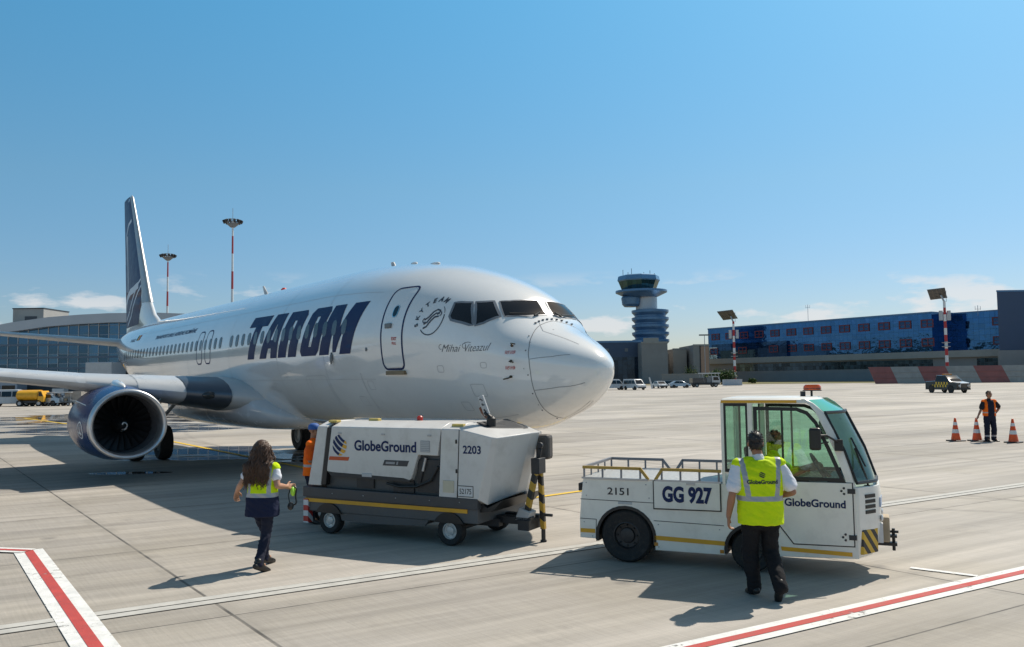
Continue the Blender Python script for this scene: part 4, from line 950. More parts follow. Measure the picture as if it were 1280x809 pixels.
# landing gear
def gear(x, y, r, w, dy, top, main=True):
    b = MB(); b.tube([(x, y, r), (x, y, top-.5)], .10 if main else .07, 12); b.tube([(x, y, top-.6), (x-.1 if main else x, y*.93, top)], .16 if main else .1, 12)
    b.tube([(x, y-dy-.1, r), (x, y+dy+.1, r)], .08, 10); b.tube([(x-.02, y, .9), (x-.7, y*.75, top)], .06, 8); b.tube([(x-.16, y, .75), (x-.28, y, .95), (x-.16, y, 1.2)], .035, 8)
    g = b.build('main_gear' if main else 'nose_gear', LGREY, jet, 40)
    for s in (-1, 1): wheel('wheel', jet, (x, y+s*dy, r), r, w, rim=LGREY, rimr=.5)
    return g
gear(19.6, 2.86, .565, .40, .43, 2.0); gear(19.6, -2.86, .565, .40, .43, 2.0)
g = gear(4.35, 0, .345, .2, .2, 1.5, False)
b = MB()
for s in (-1, 1): b.hexa([(3.5, s*.55, .95), (4.7, s*.55, .95), (4.7, s*.58, .95), (3.5, s*.58, .95), (3.5, s*.38, 1.45), (4.7, s*.38, 1.45), (4.7, s*.41, 1.45), (3.5, s*.41, 1.45)])
b.build('gear_door', WHITE, g, 0, split=True)

# ------------------------------------------------------------------ ground power unit (local X forward, Y away from the viewer's side, Z up)
gpu = thing('ground_power_unit', 'white and grey ground power cart numbered 2203 parked under the aircraft nose', 'power cart', (-3.12, 14.18, 0), math.atan2(-1.14, 2.1))
W = 1.62
CHG = mat('chassis_grey', (.085, .088, .092), .5, var=.15, dirt=.35)
b = MB(); b.box(-.52, 2.90, .03, W-.03, .36, .72)
b.build('chassis', CHG, gpu, 0, .015)
b = MB(); b.prism([(-.55, .60), (-.55, .77), (2.92, .745), (2.92, .58)], -.01, W+.01, 'y'); b.build('deck', mat('dark_grey_deck', (.055, .055, .06), .5, var=.15, dirt=.2), gpu, 0, .01)
b = MB(); b.prism([(-.515, .515), (-.515, .575), (2.72, .575), (2.72, .515)], .012, .028, 'y'); b.prism([(-.515, .515), (-.515, .575), (2.72, .575), (2.72, .515)], W-.028, W-.012, 'y'); b.build('yellow_stripe', YELLOW, gpu, 0, split=True)
b = MB(); b.prism([(.26, .24), (.22, .36), (2.0, .36), (1.92, .27), (1.0, .23)], .04, .09, 'y'); b.prism([(.26, .24), (.22, .36), (2.0, .36), (1.92, .27), (1.0, .23)], W-.09, W-.04, 'y'); b.build('skirt', CHG, gpu, 0, split=True)
b = MB()
for sx in (0, 2.39):
    pts = [(sx+.40*math.cos(R(a)), .23+.40*math.sin(R(a))) for a in range(0, 181, 12)]; inn = [(sx+.31*math.cos(R(a)), .23+.31*math.sin(R(a))) for a in range(180, -1, -12)]
    pts = [(sx+.30*math.cos(R(a)), max(.352, .215+.30*math.sin(R(a)))) for a in range(0, 181, 10)]
    b.prism(pts, -.004, .028, 'y'); b.prism(pts, W-.028, W+.004, 'y')
b.build('wheel_arch', BLACK, gpu, 30, split=True)  # solid black half discs stand in for the shade inside the wheel wells
b = MB(); b.box(-.54, -.44, -.004, .12, .16, .56); b.box(-.54, -.44, W-.12, W+.004, .16, .56); b.build('rear_marker', stripes('red_white_marker', (.5, .04, .03), (.65, .65, .65), .09, (0, 1, 1)), gpu, 0, split=True)
RIMW = mat('pale_wheel_metal', (.55, .55, .54), .4, metal=.4, var=.1, dirt=.15)
for sx in (0, 2.39):
    for sy in (.10, W-.10): wheel('wheel', gpu, (sx, sy, .225), .225 if sx else .218, .17, rim=RIMW, rimr=.56)
b = MB(); b.tube([(0, .1, .225), (0, W-.1, .225)], .04); b.tube([(2.39, .1, .225), (2.39, W-.1, .225)], .04); b.box(-.3, 3.0, .5, .62, .26, .38); b.box(-.3, 3.0, W-.62, W-.5, .26, .38); b.box(.5, .8, .3, W-.3, .2, .36); b.box(1.3, 1.7, .4, W-.4, .22, .36); b.build('underframe', DARKM, gpu, 0)
# dark engine bay
b = MB(); b.prism([(-.12, .74), (-.02, 1.70), (2.25, 1.70), (2.24, .74)], .10, W-.10, 'y'); b.build('engine_bay', mat('engine_bay_grey', (.065, .07, .075), .55, var=.2, dirt=.2), gpu, 0)
b = MB(); b.tube([(1.93, .05, 1.34), (1.86, .05, 1.05), (1.83, .06, .95)], .028, 8); b.box(.55, .9, .07, .1, .8, 1.0); b.box(1.3, 1.7, .07, .1, .76, .95); b.box(1.78, 2.2, .06, .1, .8, 1.3); b.build('bay_fitting', DARKM, gpu, 30, split=True)
b = MB(); b.tube([(1.955, .04, 1.33), (1.90, .035, 1.12)], .022, 8); b.build('gas_strut', STEEL, gpu)
# rear cover, rubber gasket, hood, front panels
def shell(side, name, m, top=.08, inset=.26, par=None, bev=.012):
    """closed shell: side outline lifted to a crowned roof across the cart"""
    b = MB(); ys = [(0, 0), (inset, top), (W-inset, top), (W, 0)]
    zmax = max(z for _, z in side)
    rs = [[(x, y, z+(dz if z > zmax-.10 else 0)) for x, z in side] for y, dz in ys]
    b.rings(rs); return b.build(name, m, par or gpu, 25, bev)
shell([(-.44, .80), (-.16, .80), (-.022, 1.79), (-.23, 1.79)], 'rear_cover', GPUW)
shell([(-.16, .81), (-.05, .81), (.072, 1.77), (-.02, 1.77)], 'rubber_gasket', BLACK, .078, .27)
hood = shell([(-.035, 1.06), (.03, 1.0), (1.685, .965), (1.72, 1.05), (1.83, 1.375), (2.20, 1.37), (2.265, 1.79), (.074, 1.79)], 'hood', GPUW)
b = MB(); b.prism([(.0, 1.045), (.07, .965), (1.66, .945), (1.70, .99), (1.66, .975), (1.55, 1.0), (.10, 1.035)], -.004, .05, 'y'); b.build('hood_vent', DARKM, hood, 0)
b = MB(); b.box(.72, .92, -.012, .05, .985, 1.045); b.build('latch', LGREY, hood, 0, .008)
shell([(2.215, .735), (2.55, .722), (2.60, 1.79), (2.272, 1.79)], 'control_cabinet', GPUW)
b = MB(); b.box(2.30, 2.50, -.012, .002, .82, 1.0); b.build('cabinet_hatch', mat('yellowed_panel', (.55, .50, .38), .5, var=.1), gpu, 0, .004)
SEAMG = mat('dark_panel_gap', (.03, .03, .03), .7)
b = MB(); b.prism([(2.548, .72), (2.556, .72), (2.606, 1.785), (2.598, 1.785)], -.004, .02, 'y'); b.build('panel_gap', SEAMG, gpu, 0)
# front nose: plan tapers to a blunt wedge, front face leans back to the bottom
nose = MB()
bot = [(2.556, 0, .724), (2.93, 0, .735), (3.02, .12, .64), (3.24, .66, .76), (3.24, W-.66, .76), (3.02, W-.12, .64), (2.93, W, .735), (2.556, W, .724)]
mid = [(2.60, 0, 1.79), (3.17, 0, 1.675), (3.24, .06, 1.665), (3.50, .66, 1.71), (3.50, W-.66, 1.71), (3.24, W-.06, 1.665), (3.17, W, 1.675), (2.60, W, 1.79)]
top = [(2.60, .26, 1.868), (2.95, .22, 1.80), (3.06, .24, 1.77), (3.36, .68, 1.765), (3.36, W-.68, 1.765), (3.06, W-.24, 1.77), (2.95, W-.22, 1.80), (2.60, W-.26, 1.868)]
nose.rings([bot, mid, top]); no = nose.build('nose_cover', GPUW, gpu, 20, .012)
b = MB(); b.rings([[(x-.02 if x > 2.7 else x+.12, y+(.05 if y < .8 else -.05), z+.004) for x, y, z in top], [(x-.03 if x > 2.7 else x+.13, y+(.06 if y < .8 else -.06), z+.018) for x, y, z in top]]); b.build('grille_plate', mat('black_grille', (.03, .03, .032), .55, var=.3, vscale=30), no, 0)
b = MB(); b.hexa([(3.16, .20, 1.07), (3.33, .60, 1.14), (3.26, .62, 1.14), (3.08, .22, 1.07), (3.15, .22, 1.11), (3.31, .60, 1.18), (3.26, .62, 1.18), (3.10, .24, 1.11)]); b.build('front_ledge', GPUW, no, 0, .01)
b = MB()
for q in (.25, .4, .55):
    for z in (1.28, 1.45): b.ball((3.11+(q-.1)*.42+(z-1.2)*.24, q, z), .013, 1)
b.build('rivets', DARKM, no)
b = MB(); b.prism([(2.90, .70), (3.02, .60), (3.3, .74), (3.1, .55), (2.6, .50), (2.6, .7)], .10, W-.1, 'y'); b.build('nose_underside', BLACK, gpu, 0)
# roof details
b = MB(); b.lathe([(.05, 1.868), (.05, 1.93), (.03, 1.95)], 12, o=(1.35, .75, 0)); b.build('beacon', REDP, gpu)
YH = mat('yellow_lift_lug', (.60, .45, .12), .5, var=.1, dirt=.15)
b = MB(); b.box(.50, .70, .45, .55, 1.862, 1.91); b.build('lift_lug', YH, gpu, 0, .01)
b = MB(); b.box(-.10, .08, .12, .24, 1.85, 1.89); b.build('lift_lug', YH, gpu, 0, .01)
b = MB(); b.box(2.40, 2.60, .10, .2, 1.82, 1.862); b.build('lift_lug', YH, gpu, 0, .01)
b = MB(); b.lathe([(.07, 1.76), (.075, 1.94), (.05, 1.97)], 14, o=(2.93, .42, 0)); b.tube([(2.93, .42, 1.95), (2.82, .42, 2.03)], .035, 8); b.build('plug_holder', BLACK, gpu)
M = Matrix.Translation((2.80, .42, 2.14)) @ Matrix.Rotation(R(-22), 4, 'Y')
b = MB(); b.box(-.05, .05, -.02, .02, -.16, .16, M); pl = b.build('label_plate', LGREY, gpu, 0, .01)
b = MB()   # plain strokes put in for label writing that is not known
for x_, z_, w_, h_ in ((-.015, .11, .028, .02), (.01, .085, .018, .03), (-.01, .02, .02, .035), (.015, .005, .022, .02), (-.008, -.075, .026, .03), (.012, -.10, .02, .022)): b.box(x_-w_/2, x_+w_/2, -.0235, -.0205, z_-h_/2, z_+h_/2, M)
b.build('label_strokes', INKB, pl, 0)
b = MB(); b.tube([(2.86, .5, 1.9), (2.66, .62, 2.02), (2.62, .62, 2.1)], .03, 8); b.build('plug_cable', mat('rusty_cable', (.16, .06, .03), .6), gpu)
# drawbar folded upright with hazard stripes, steering parts below
HAZ = stripes('yellow_black_hazard', (.50, .30, .03), (.02, .02, .02), .115, (.6, 0, .8))
b = MB(); b.box(2.7, 3.5, .60, .74, .30, .42); b.box(2.7, 3.5, W-.74, W-.60, .30, .42); b.box(3.30, 3.5, .55, W-.55, .22, .38); b.build('drawbar_cradle', DARKM, gpu, 0, .01)
b = MB(); b.hexa([(3.2, .60, .34), (3.46, .60, .34), (3.46, .82, .34), (3.2, .82, .34), (3.3, .60, .56), (3.5, .60, .50), (3.5, .82, .50), (3.3, .82, .56)]); b.build('hinge_bracket', LGREY, gpu, 0, .02)
def bar(p, q, w, nm, m):
    p, q = Vector(p), Vector(q); d = (q-p).normalized(); x = Vector((0, 1, 0)); y = d.cross(x).normalized()
    M = Matrix((x, y, d)).transposed().to_4x4(); M.translation = p
    b = MB(); b.box(-w/2, w/2, -w/2, w/2, 0, (q-p).length, M); return b.build(nm, m, gpu, 0, .008)
bar((3.40, .66, .42), (3.56, .70, 1.14), .085, 'drawbar_arm', HAZ); bar((3.56, .92, .20), (3.58, .80, 1.14), .075, 'drawbar_arm', HAZ)
b = MB(); b.box(3.50, 3.64, .64, .88, 1.08, 1.32); b.tube([(3.57, .76, 1.32), (3.60, .76, 1.46)], .035, 10); b.lathe([(.05, -.03), (.05, .03)], 16, 'y', o=(3.605, .76, 1.51)); b.build('tow_eye', DARKM, gpu, 30, .01)
b = MB(); b.tube([(3.56, .92, .25), (3.56, .92, .03)], .035, 8); b.lathe([(.05, .0), (.05, .03)], 12, o=(3.56, .92, 0)); b.box(3.56, 3.72, .90, .94, .40, .44); b.build('drawbar_stand', DARKM, gpu)
b = MB(); b.box(3.40, 3.64, .98, 1.18, 1.27, 1.66); b.build('connector_box', mat('dull_brown_box', (.10, .085, .075), .6, var=.2), gpu, 0, .05)
# hose slung along the bay, latches and hinges
b = MB(); b.tube([(2.18, .04, 1.20), (2.05, .02, .98), (1.80, .01, .88), (1.45, .015, .86), (1.2, .03, .90)], .022, 8); b.build('hose', BLACK, gpu)
for x_, z_ in ((.25, 1.68), (1.15, 1.68), (2.05, 1.68)):
    b = MB(); b.box(x_-.035, x_+.035, -.012, .01, z_-.012, z_+.012); b.build('hinge', STEEL, hood, 0, .004)
for z_ in (1.60, 1.15):
    b = MB(); b.box(2.535, 2.56, -.016, .01, z_-.03, z_+.03); b.build('latch', BLACK, gpu, 0, .004)
for x_ in (.1, .75, 1.4, 2.05, 2.6):
    b = MB(); b.ball((x_, -.012, .68), .011, 1); b.build('bolt', STEEL, gpu)
# logo and lettering on the near side
def side_text(s, x0, x1, z, h, m, par, bold=.0, y=-.0045, nm='lettering', shear=0):
    bm = text_bm(s, 1, bold, shear); a = min(v.co.x for v in bm.verts); c = max(v.co.x for v in bm.verts); l = min(v.co.y for v in bm.verts); t_ = max(v.co.y for v in bm.verts)
    for v in bm.verts: v.co = (x0+(x1-x0)*(v.co.x-a)/(c-a), y, z+h*(v.co.y-l)/(t_-l))
    return bm_obj(bm, nm, m, par, 0)
side_text('GlobeGround', .56, 1.80, 1.405, .175, INK, hood, .028)
b = MB(); b.prism([(1.20, 1.212), (1.38, 1.212), (1.39, 1.248), (1.21, 1.248)], -.008, -.005, 'y'); b.prism([(1.41, 1.205), (1.44, 1.205), (1.455, 1.255), (1.425, 1.255)], -.008, -.005, 'y'); b.build('strip_marks', mat('grey_lettering', (.30, .30, .31), .5), hood, 0)
b = MB(); b.prism([(1.14, 1.185), (1.62, 1.185), (1.66, 1.275), (1.18, 1.275)], -.0045, -.001, 'y'); b.build('name_strip', mat('dark_strip', (.05, .05, .055), .5), hood, 0)
b = MB(); b.prism([(1.88, 1.42), (2.06, 1.42), (2.06, 1.60), (1.88, 1.60)], -.0045, -.001, 'y'); b.build('side_grille', mat('grey_grille', (.33, .33, .34), .5, var=.1), hood, 0)
b = MB()
for k in range(6): b.prism([(1.89, 1.432+.028*k), (2.05, 1.432+.028*k), (2.05, 1.445+.028*k), (1.89, 1.445+.028*k)], -.0075, -.0047, 'y')
b.build('grille_slats', mat('pale_slat', (.5, .5, .5), .5), hood, 0)
side_text('2203', 2.665, 2.985, 1.42, .125, INK, no, .022)
b = MB(); b.prism([(2.57, .775), (2.84, .775), (2.84, .925), (2.57, .925)], -.0035, -.001, 'y'); pl = b.build('number_plate', mat('plate_white', (.62, .62, .62), .5), no, 0)
side_text('52175', 2.60, 2.81, .81, .08, INKB, pl, .008, -.006)
b = MB()
for a_, c_, d_, e_ in ((2.565, 2.845, .925, .935), (2.565, 2.845, .765, .775), (2.565, 2.573, .775, .925), (2.837, 2.845, .775, .925)): b.prism([(a_, d_), (c_, d_), (c_, e_), (a_, e_)], -.006, -.002, 'y')
b.build('plate_border', INKB, pl, 0)
b = MB(); b.prism([(.015, 1.235), (.43, 1.235), (.455, 1.295), (.035, 1.295)], -.0045, -.001, 'y'); b.build('orange_bar', mat('orange_red_paint', (.55, .085, .015), .5), hood, 0)
def globe(cx, cz, rx, rz, y, par, mono=None, flip=1):
    """striped globe: slanted curved bands clipped to a disc"""
    mm = [mono or INK, mono or YELLOW]
    ca, sa = math.cos(R(-32)), math.sin(R(-32)); n = 30
    for c0, hw in ((.72, .13), (.28, .17), (-.22, .17), (-.70, .13)):
        b = MB(); prev = None
        for k in range(n+1):
            t = -.995+1.99*k/n; h_ = math.sqrt(1-t*t); bow_ = -.22*(1-t*t)+.11
            lo = max(-h_, c0-hw+bow_); hi = min(h_, c0+hw+bow_)
            row = None
            if hi-lo > .01: row = [b.bm.verts.new((cx+rx*(t*ca-o*sa), y, cz+rz*(t*sa+o*ca))) for o in (lo, hi)]
            if prev and row:
                f = b.bm.faces.new((prev[0], prev[1], row[1], row[0])); f.material_index = 1 if (t > .42 and not mono) else 0
            prev = row
        bm_obj(b.bm, 'logo_band', mm, par, 0)
globe(.25, 1.485, .15, .175, -.0045, hood)

# ------------------------------------------------------------------ baggage tow tractor (local X forward, Y away from the viewer's side)
tug = thing('tow_tractor', 'white tow tractor marked GG 927 with glazed cab and railed load bed', 'tow tractor', (1.53, 11.72, 0), math.atan2(-.65, 1.49))
W = 1.32
def arch(cx, cz, r, a0, a1, n=16): return [(cx+r*math.cos(R(a0+(a1-a0)*k/n)), cz+r*math.sin(R(a0+(a1-a0)*k/n))) for k in range(n+1)]
side = [(-.665, .31)]+arch(0, .35, .42, 186, -10)+[(.41, .205), (1.345, .205)]+arch(1.68, .28, .335, 172, 8)+[(2.03, .235), (2.98, .27), (2.98, 1.12), (1.34, 1.12), (1.34, 1.135), (-.605, 1.135), (-.64, .86), (-.665, .58)]
b = MB(); b.prism(side, 0, W, 'y'); body = b.build('body', WPAINT, tug, 30, .012)
b = MB()
for cx, cz, r in ((0, .35, .42), (1.68, .28, .335)):
    pts = arch(cx, cz, r+.012, 190, -10); inn = arch(cx, cz, r-.03, -10, 190)
    b.prism(pts+inn, -.006, .3, 'y'); b.prism(pts+inn, W-.3, W+.006, 'y')
b.build('wheel_arch', BLACK, tug, 30, split=True)
b = MB(); b.box(.3, 1.4, .32, W-.32, .24, .9); b.box(-.4, .5, .32, W-.32, .3, .9); b.box(1.3, 2.1, .32, W-.32, .26, .9); b.build('chassis', BLACK, tug, 0)
RIMD = mat('black_wheel_rim', (.03, .03, .032), .45, metal=.3, var=.15, dirt=.2)
for sy in (.14, W-.14):
    wheel('wheel', tug, (0, sy, .365), .365, .25, rim=RIMD, rimr=.52, nuts=8); wheel('wheel', tug, (1.68, sy, .27), .27, .2, rim=RIMD, rimr=.55)
# seams, stripes and panels on both flanks
GAP = SEAMG
b = MB(); g_ = MB(); yl = MB()
for y0, y1 in ((-.004, .01), (W-.01, W+.004)):
    for x0_, z0_, x1_, z1_ in ((-.65, .848, .40, .838), (.40, .60, 1.34, .585), (-.66, .578, -.42, .575), (-.43, .30, -.42, .575)):
        d = Vector((x1_-x0_, z1_-z0_)); n_ = Vector((-d.y, d.x)).normalized()*.004
        g_.prism([(x0_-n_.x, z0_-n_.y), (x1_-n_.x, z1_-n_.y), (x1_+n_.x, z1_+n_.y), (x0_+n_.x, z0_+n_.y)], y0, y1, 'y')
    for pts in ([(-.655, .385), (-.44, .385), (-.44, .44), (-.655, .44)], [(.40, .345), (1.355, .325), (1.345, .382), (.40, .402)], [(2.06, .315), (2.90, .295), (2.90, .345), (2.05, .365)]):
        yl.prism(pts, y0-.002 if y0 < 0 else y0, y1+.002 if y0 > 0 else y1, 'y')
g_.build('body_gaps', GAP, body, 0); yl.build('yellow_stripe', YELLOW, tug, 0, split=True)
b = MB(); b.prism([(.40, .755), (1.315, .765), (1.315, 1.142), (.40, 1.142)], -.012, .02, 'y'); b.prism([(.40, .755), (1.315, .765), (1.315, 1.142), (.40, 1.142)], W-.02, W+.012, 'y'); b.build('shadow_gap', GAP, body, 0, split=True)
for y0, y1 in ((-.022, .01), (W-.01, W+.022)):
    b = MB(); b.prism([(.415, .772), (1.30, .780), (1.30, 1.138), (.415, 1.138)], y0, y1, 'y'); sp_ = b.build('drop_side', WPAINT, tug, 0, .005)
    if y0 < 0:
        side_text('GG 927', .53, 1.20, .855, .225, INK, sp_, .045, -.0265); 
side_text('2151', -.25, .055, .925, .10, INKB, body, .016)
b = MB(); b.box(-.10, .10, -.006, .002, .80, .835); b.build('maker_plate', LGREY, body, 0)
b = MB(); b.box(.40, .45, -.008, .002, .265, .31); b.box(1.28, 1.33, -.008, .002, .225, .27); b.build('side_reflector', mat('amber_reflector', (.5, .2, .02), .3), body, 0, split=True)
b = MB(); b.box(-.70, -.655, .06, .28, .95, 1.06); b.box(-.70, -.655, W-.28, W-.06, .95, 1.06); b.build('tail_bracket', BLACK, tug, 0, .01, split=True)
b = MB(); b.box(-.63, 1.33, .03, W-.03, 1.137, 1.15); b.build('bed_floor', mat('tread_plate', (.42, .42, .41), .5, metal=.4, var=.15, vscale=20, dirt=.2), tug, 0)
b = MB()
for y in (.0, W): b.box(-.62, .33, y-.022, y+.022, 1.136, 1.16); b.box(.44, 1.32, y-.022, y+.022, 1.136, 1.16)
b.build('rail_base', STEEL, tug, 0, split=True)
RAILM = mat('grey_rail_paint', (.20, .20, .22), .5, var=.1)
def rail(y, top_m, nm):
    for xs_, sl in (((-.595, .225, .33), 1), ((.44, .53, 1.31), -1)):
        b = MB()
        if sl > 0: P_ = [(xs_[0], y, 1.295), (xs_[1], y, 1.295), (xs_[2], y, 1.16)]
        else: P_ = [(xs_[0], y, 1.16), (xs_[1], y, 1.295), (xs_[2], y, 1.295)]
        for p, q in zip(P_, P_[1:]):
            p, q = Vector(p), Vector(q); d = (q-p).normalized(); s_ = Vector((0, 1, 0)); u = d.cross(s_)
            M = Matrix((d, s_, u)).transposed().to_4x4(); M.translation = p; b.box(-.012, (q-p).length+.012, -.015, .015, -.02, .02, M)
        b.build(nm, top_m, tug, 0, .004)
        b = MB()
        n_ = 4
        for k in range(n_):
            x = (xs_[0]+.01+k*.27) if sl > 0 else (xs_[2]-.02-k*.255)
            if (sl > 0 and x < .24) or (sl < 0 and x > .52): b.box(x-.012, x+.012, y-.012, y+.012, 1.15, 1.28)
        b.build('rail_post', RAILM, tug, 0, split=True)
rail(.0, mat('yellow_rail_paint', (.46, .28, .05), .55, var=.2, dirt=.45), 'side_rail'); rail(W, RAILM, 'side_rail')
b = MB(); b.box(-.61, -.575, -.01, W+.01, 1.275, 1.315)
for k in range(1, 4): b.box(-.60, -.58, k*W/4-.012, k*W/4+.012, 1.15, 1.28)
b.build('rear_rail', RAILM, tug, 0, .004)
b = MB(); b.box(.86, .98, -.028, -.022, 1.10, 1.13); b.build('drop_side_latch', STEEL, tug, 0, .003)
for x_, z_ in ((-.56, 1.08), (.30, 1.08), (-.56, .90), (.34, .90), (.46, .55), (1.28, .53), (.46, .25), (-.60, .53), (-.48, .34)):
    b = MB(); b.ball((x_, -.001, z_), .010, 1); b.build('bolt', STEEL, body)
# ---- cab: floor line 1.12, roof 2.25, bowed front
def bow(y, x0, x1):   # plan curve of the front from the near pillar to the far one
    t = min(1, max(0, y/W)); return x0+(x1-x0)*min(1, math.sin(math.pi*t)*1.25)
front_pts = [W*k/12 for k in range(13)]
b = MB()   # front body below the windscreen
rs = []
for z, x0_, x1_ in ((.275, 2.97, 3.14), (.45, 2.985, 3.22), (.62, 3.0, 3.245), (1.0, 3.005, 3.25), (1.15, 2.99, 3.235)):
    rs.append([(2.90, W-.004, z)]+[(2.90, .004, z)]+[(bow(y, x0_, x1_), min(W-.004, max(.004, y)), z) for y in front_pts])
b.rings(rs); nosep = b.build('front_panel', WPAINT, tug, 30, .01)
# roof with rounded near edge
b = MB(); rs = []
for z, ins, xf in ((2.19, .0, 0), (2.235, .01, -.02), (2.262, .06, -.08)):
    rs.append([(1.335+ins*.5, W-ins, z), (1.335+ins*.5, ins, z)]+[(bow(y, 2.45, 2.60)+xf, min(W-ins, max(ins, y)), z) for y in front_pts])
b.rings(rs); b.build('cab_roof', WPAINT, tug, 40, .012)
b = MB(); b.prism([(1.345, 2.198), (2.30, 2.198), (2.30, 2.232), (1.345, 2.232)], -.006, .012, 'y'); b.build('roof_stripe', YELLOW, tug, 0)
GREENG = glass('green_tinted_glass', (.74, .90, .83)); SCREEN = glass('windscreen_glass', (.55, .74, .72))
VIS = mat('green_sun_band', (.05, .42, .30), .15, coat=.5, var=.06)
b = MB()   # green sun band between roof and windscreen
gy_ = [.02, .05, .10, .16, .22, .30, .40, .55, .70, .80, .86]
v0 = [(bow(y, 2.43, 2.58), y, 2.235) for y in gy_]; v1 = [(bow(y, 2.61, 2.83), y, 2.09) for y in gy_]
b.rings([v0, v1, [(x-.03, y, z-.03) for x, y, z in v1], [(x-.03, y, z-.03) for x, y, z in v0]], cap=False, close=False); b.build('sun_band', VIS, tug, 40)
b = MB()
w0 = [(bow(y, 2.625, 2.85), y, 2.075) for y in gy_]; wm = [(bow(y, 2.84, 3.07), y, 1.60) for y in gy_]; w1_ = [(bow(y, 2.965, 3.20), y, 1.20) for y in gy_]
b.rings([w0, wm, w1_], cap=False, close=False); b.build('windscreen', SCREEN, tug, 60)
b = MB()
for P_ in (w0, w1_): b.tube([(x+.002, y, z) for x, y, z in P_], .022, 6)
for i in (0, -1): b.tube([(x+.002, y, z) for x, y, z in (w0[i], wm[i], w1_[i])], .018, 6)
b.build('windscreen_seal', BLACK, tug)
for y in (0, W):   # A pillars, rear pillars
    s_ = 1 if y == 0 else -1
    b = MB(); ri = []
    for z, xo, xi in ((2.245, 2.44, 2.36), (2.19, 2.53, 2.44), (2.08, 2.65, 2.525), (1.85, 2.765, 2.63), (1.60, 2.865, 2.735), (1.35, 2.94, 2.815), (1.15, 2.99, 2.88)):
        yo = y
        if y == 0: ri.append([(xo-.02, y+.03, z), (xo-.025, y+.012, z), (xo-.045, yo, z), (xi, yo, z), (xi, y+.05, z), (xo-.06, y+.05, z)])
        else:
            dx = 2.625-2.65; q_ = lambda yy: bow(yy, xo+dx, xo+dx+.215)
            ri.append([(q_(.87), .87, z), (q_(1.0), 1.0, z), (q_(1.15), 1.15, z), (q_(1.27), 1.27, z), (xo-.03, W, z), (xi, W, z), (xi, W-.05, z), (q_(1.0)-.05, 1.0, z), (q_(.88)-.05, .89, z)])
    b.rings(ri); b.build('front_pillar', WPAINT, tug, 60)
    b = MB(); b.box(1.335, 1.375, min(y, y+s_*.06), max(y, y+s_*.06), 1.12, 2.21); b.build('rear_pillar', WPAINT, tug, 0, .006)
    b = MB(); b.box(1.68, 1.745, min(y, y+s_*.05), max(y, y+s_*.05), 1.12, 2.2); b.build('door_pillar', WPAINT, tug, 0, .006)
    b = MB(); yy = y+s_*.012; b.box(1.375, 1.68, min(yy, yy+s_*.008), max(yy, yy+s_*.008), 1.30, 2.18); q = b.build('quarter_window', GREENG, tug, 0)
    b = MB()
    for a_, c_, d_, e_ in ((1.375, 1.68, 2.155, 2.195), (1.375, 1.68, 1.29, 1.33), (1.375, 1.40, 1.33, 2.155), (1.655, 1.68, 1.33, 2.155)): b.box(a_, c_, min(y+s_*.002, y+s_*.03), max(y+s_*.002, y+s_*.03), d_, e_)
    b.build('window_seal', BLACK, q, 0)
    # door
    dl = [(1.755, .66), (1.98, .66), (2.22, .415), (2.925, .425), (2.925, 1.17), (1.755, 1.17)] if False else [(1.755, 1.19), (2.00, .70), (2.215, .415), (2.925, .425), (2.925, 1.20)]
    y0, y1 = (y-.014, y+.012) if y == 0 else (y-.012, y+.014)
    b = MB(); b.prism([(1.742, 1.205), (1.985, .70), (2.207, .402), (2.938, .412), (2.938, 1.205)], y0+.006 if y == 0 else y0, y1 if y == 0 else y1-.006, 'y'); b.build('door_gap', GAP, tug, 0)
    b = MB(); b.prism(dl, y0, y1, 'y'); door = b.build('door', WPAINT, tug, 0, .005)
    wp = [(1.755, 1.21), (1.755, 2.15), (2.30, 2.14), (2.43, 2.09), (2.54, 1.96), (2.69, 1.62), (2.85, 1.21)]
    cxm, czm = 2.22, 1.68
    inn = [(cxm+(px-cxm)*.90+(-.005 if px > 2.6 else 0), czm+(pz-czm)*.90) for px, pz in wp]
    b = MB(); n_ = len(wp)
    for i in range(n_):
        j = (i+1) % n_; b.prism([wp[i], wp[j], inn[j], inn[i]], min(y-s_*.008, y+s_*.03), max(y-s_*.008, y+s_*.03), 'y')
    b.build('window_seal', BLACK, door, 0)
    b = MB(); b.prism(inn, min(y+s_*.006, y+s_*.014), max(y+s_*.006, y+s_*.014), 'y'); b.build('window', GREENG, door, 0)
    b = MB(); b.box(2.10, 2.125, min(y+s_*.0, y+s_*.03), max(y+s_*.0, y+s_*.03), 1.26, 2.10); b.build('sliding_pane_frame', BLACK, door, 0)
    b = MB()
    for zc in (1.10, .53):
        for q in ((0, .035), (-.03, 0), (.0, -.035)): b.ball((2.83+q[0], y-s_*.014, zc+q[1]), .017, 1)
        b.box(2.87, 2.96, y-.02 if s_ > 0 else y, y if s_ > 0 else y+.02, zc-.03, zc+.03)
    b.build('hinge', DARKM, door, 0, split=True)
    if y == 0: side_text('GlobeGround', 2.115, 2.845, .885, .10, INK, door, .028, -.0185); door0 = door
b = MB(); b.box(1.34, 1.36, .06, W-.06, 1.12, 1.35); b.build('rear_bulkhead', WPAINT, tug, 0)
b = MB(); b.box(1.342, 1.35, .06, W-.06, 1.35, 2.18); b.build('rear_window', GREENG, tug, 0)
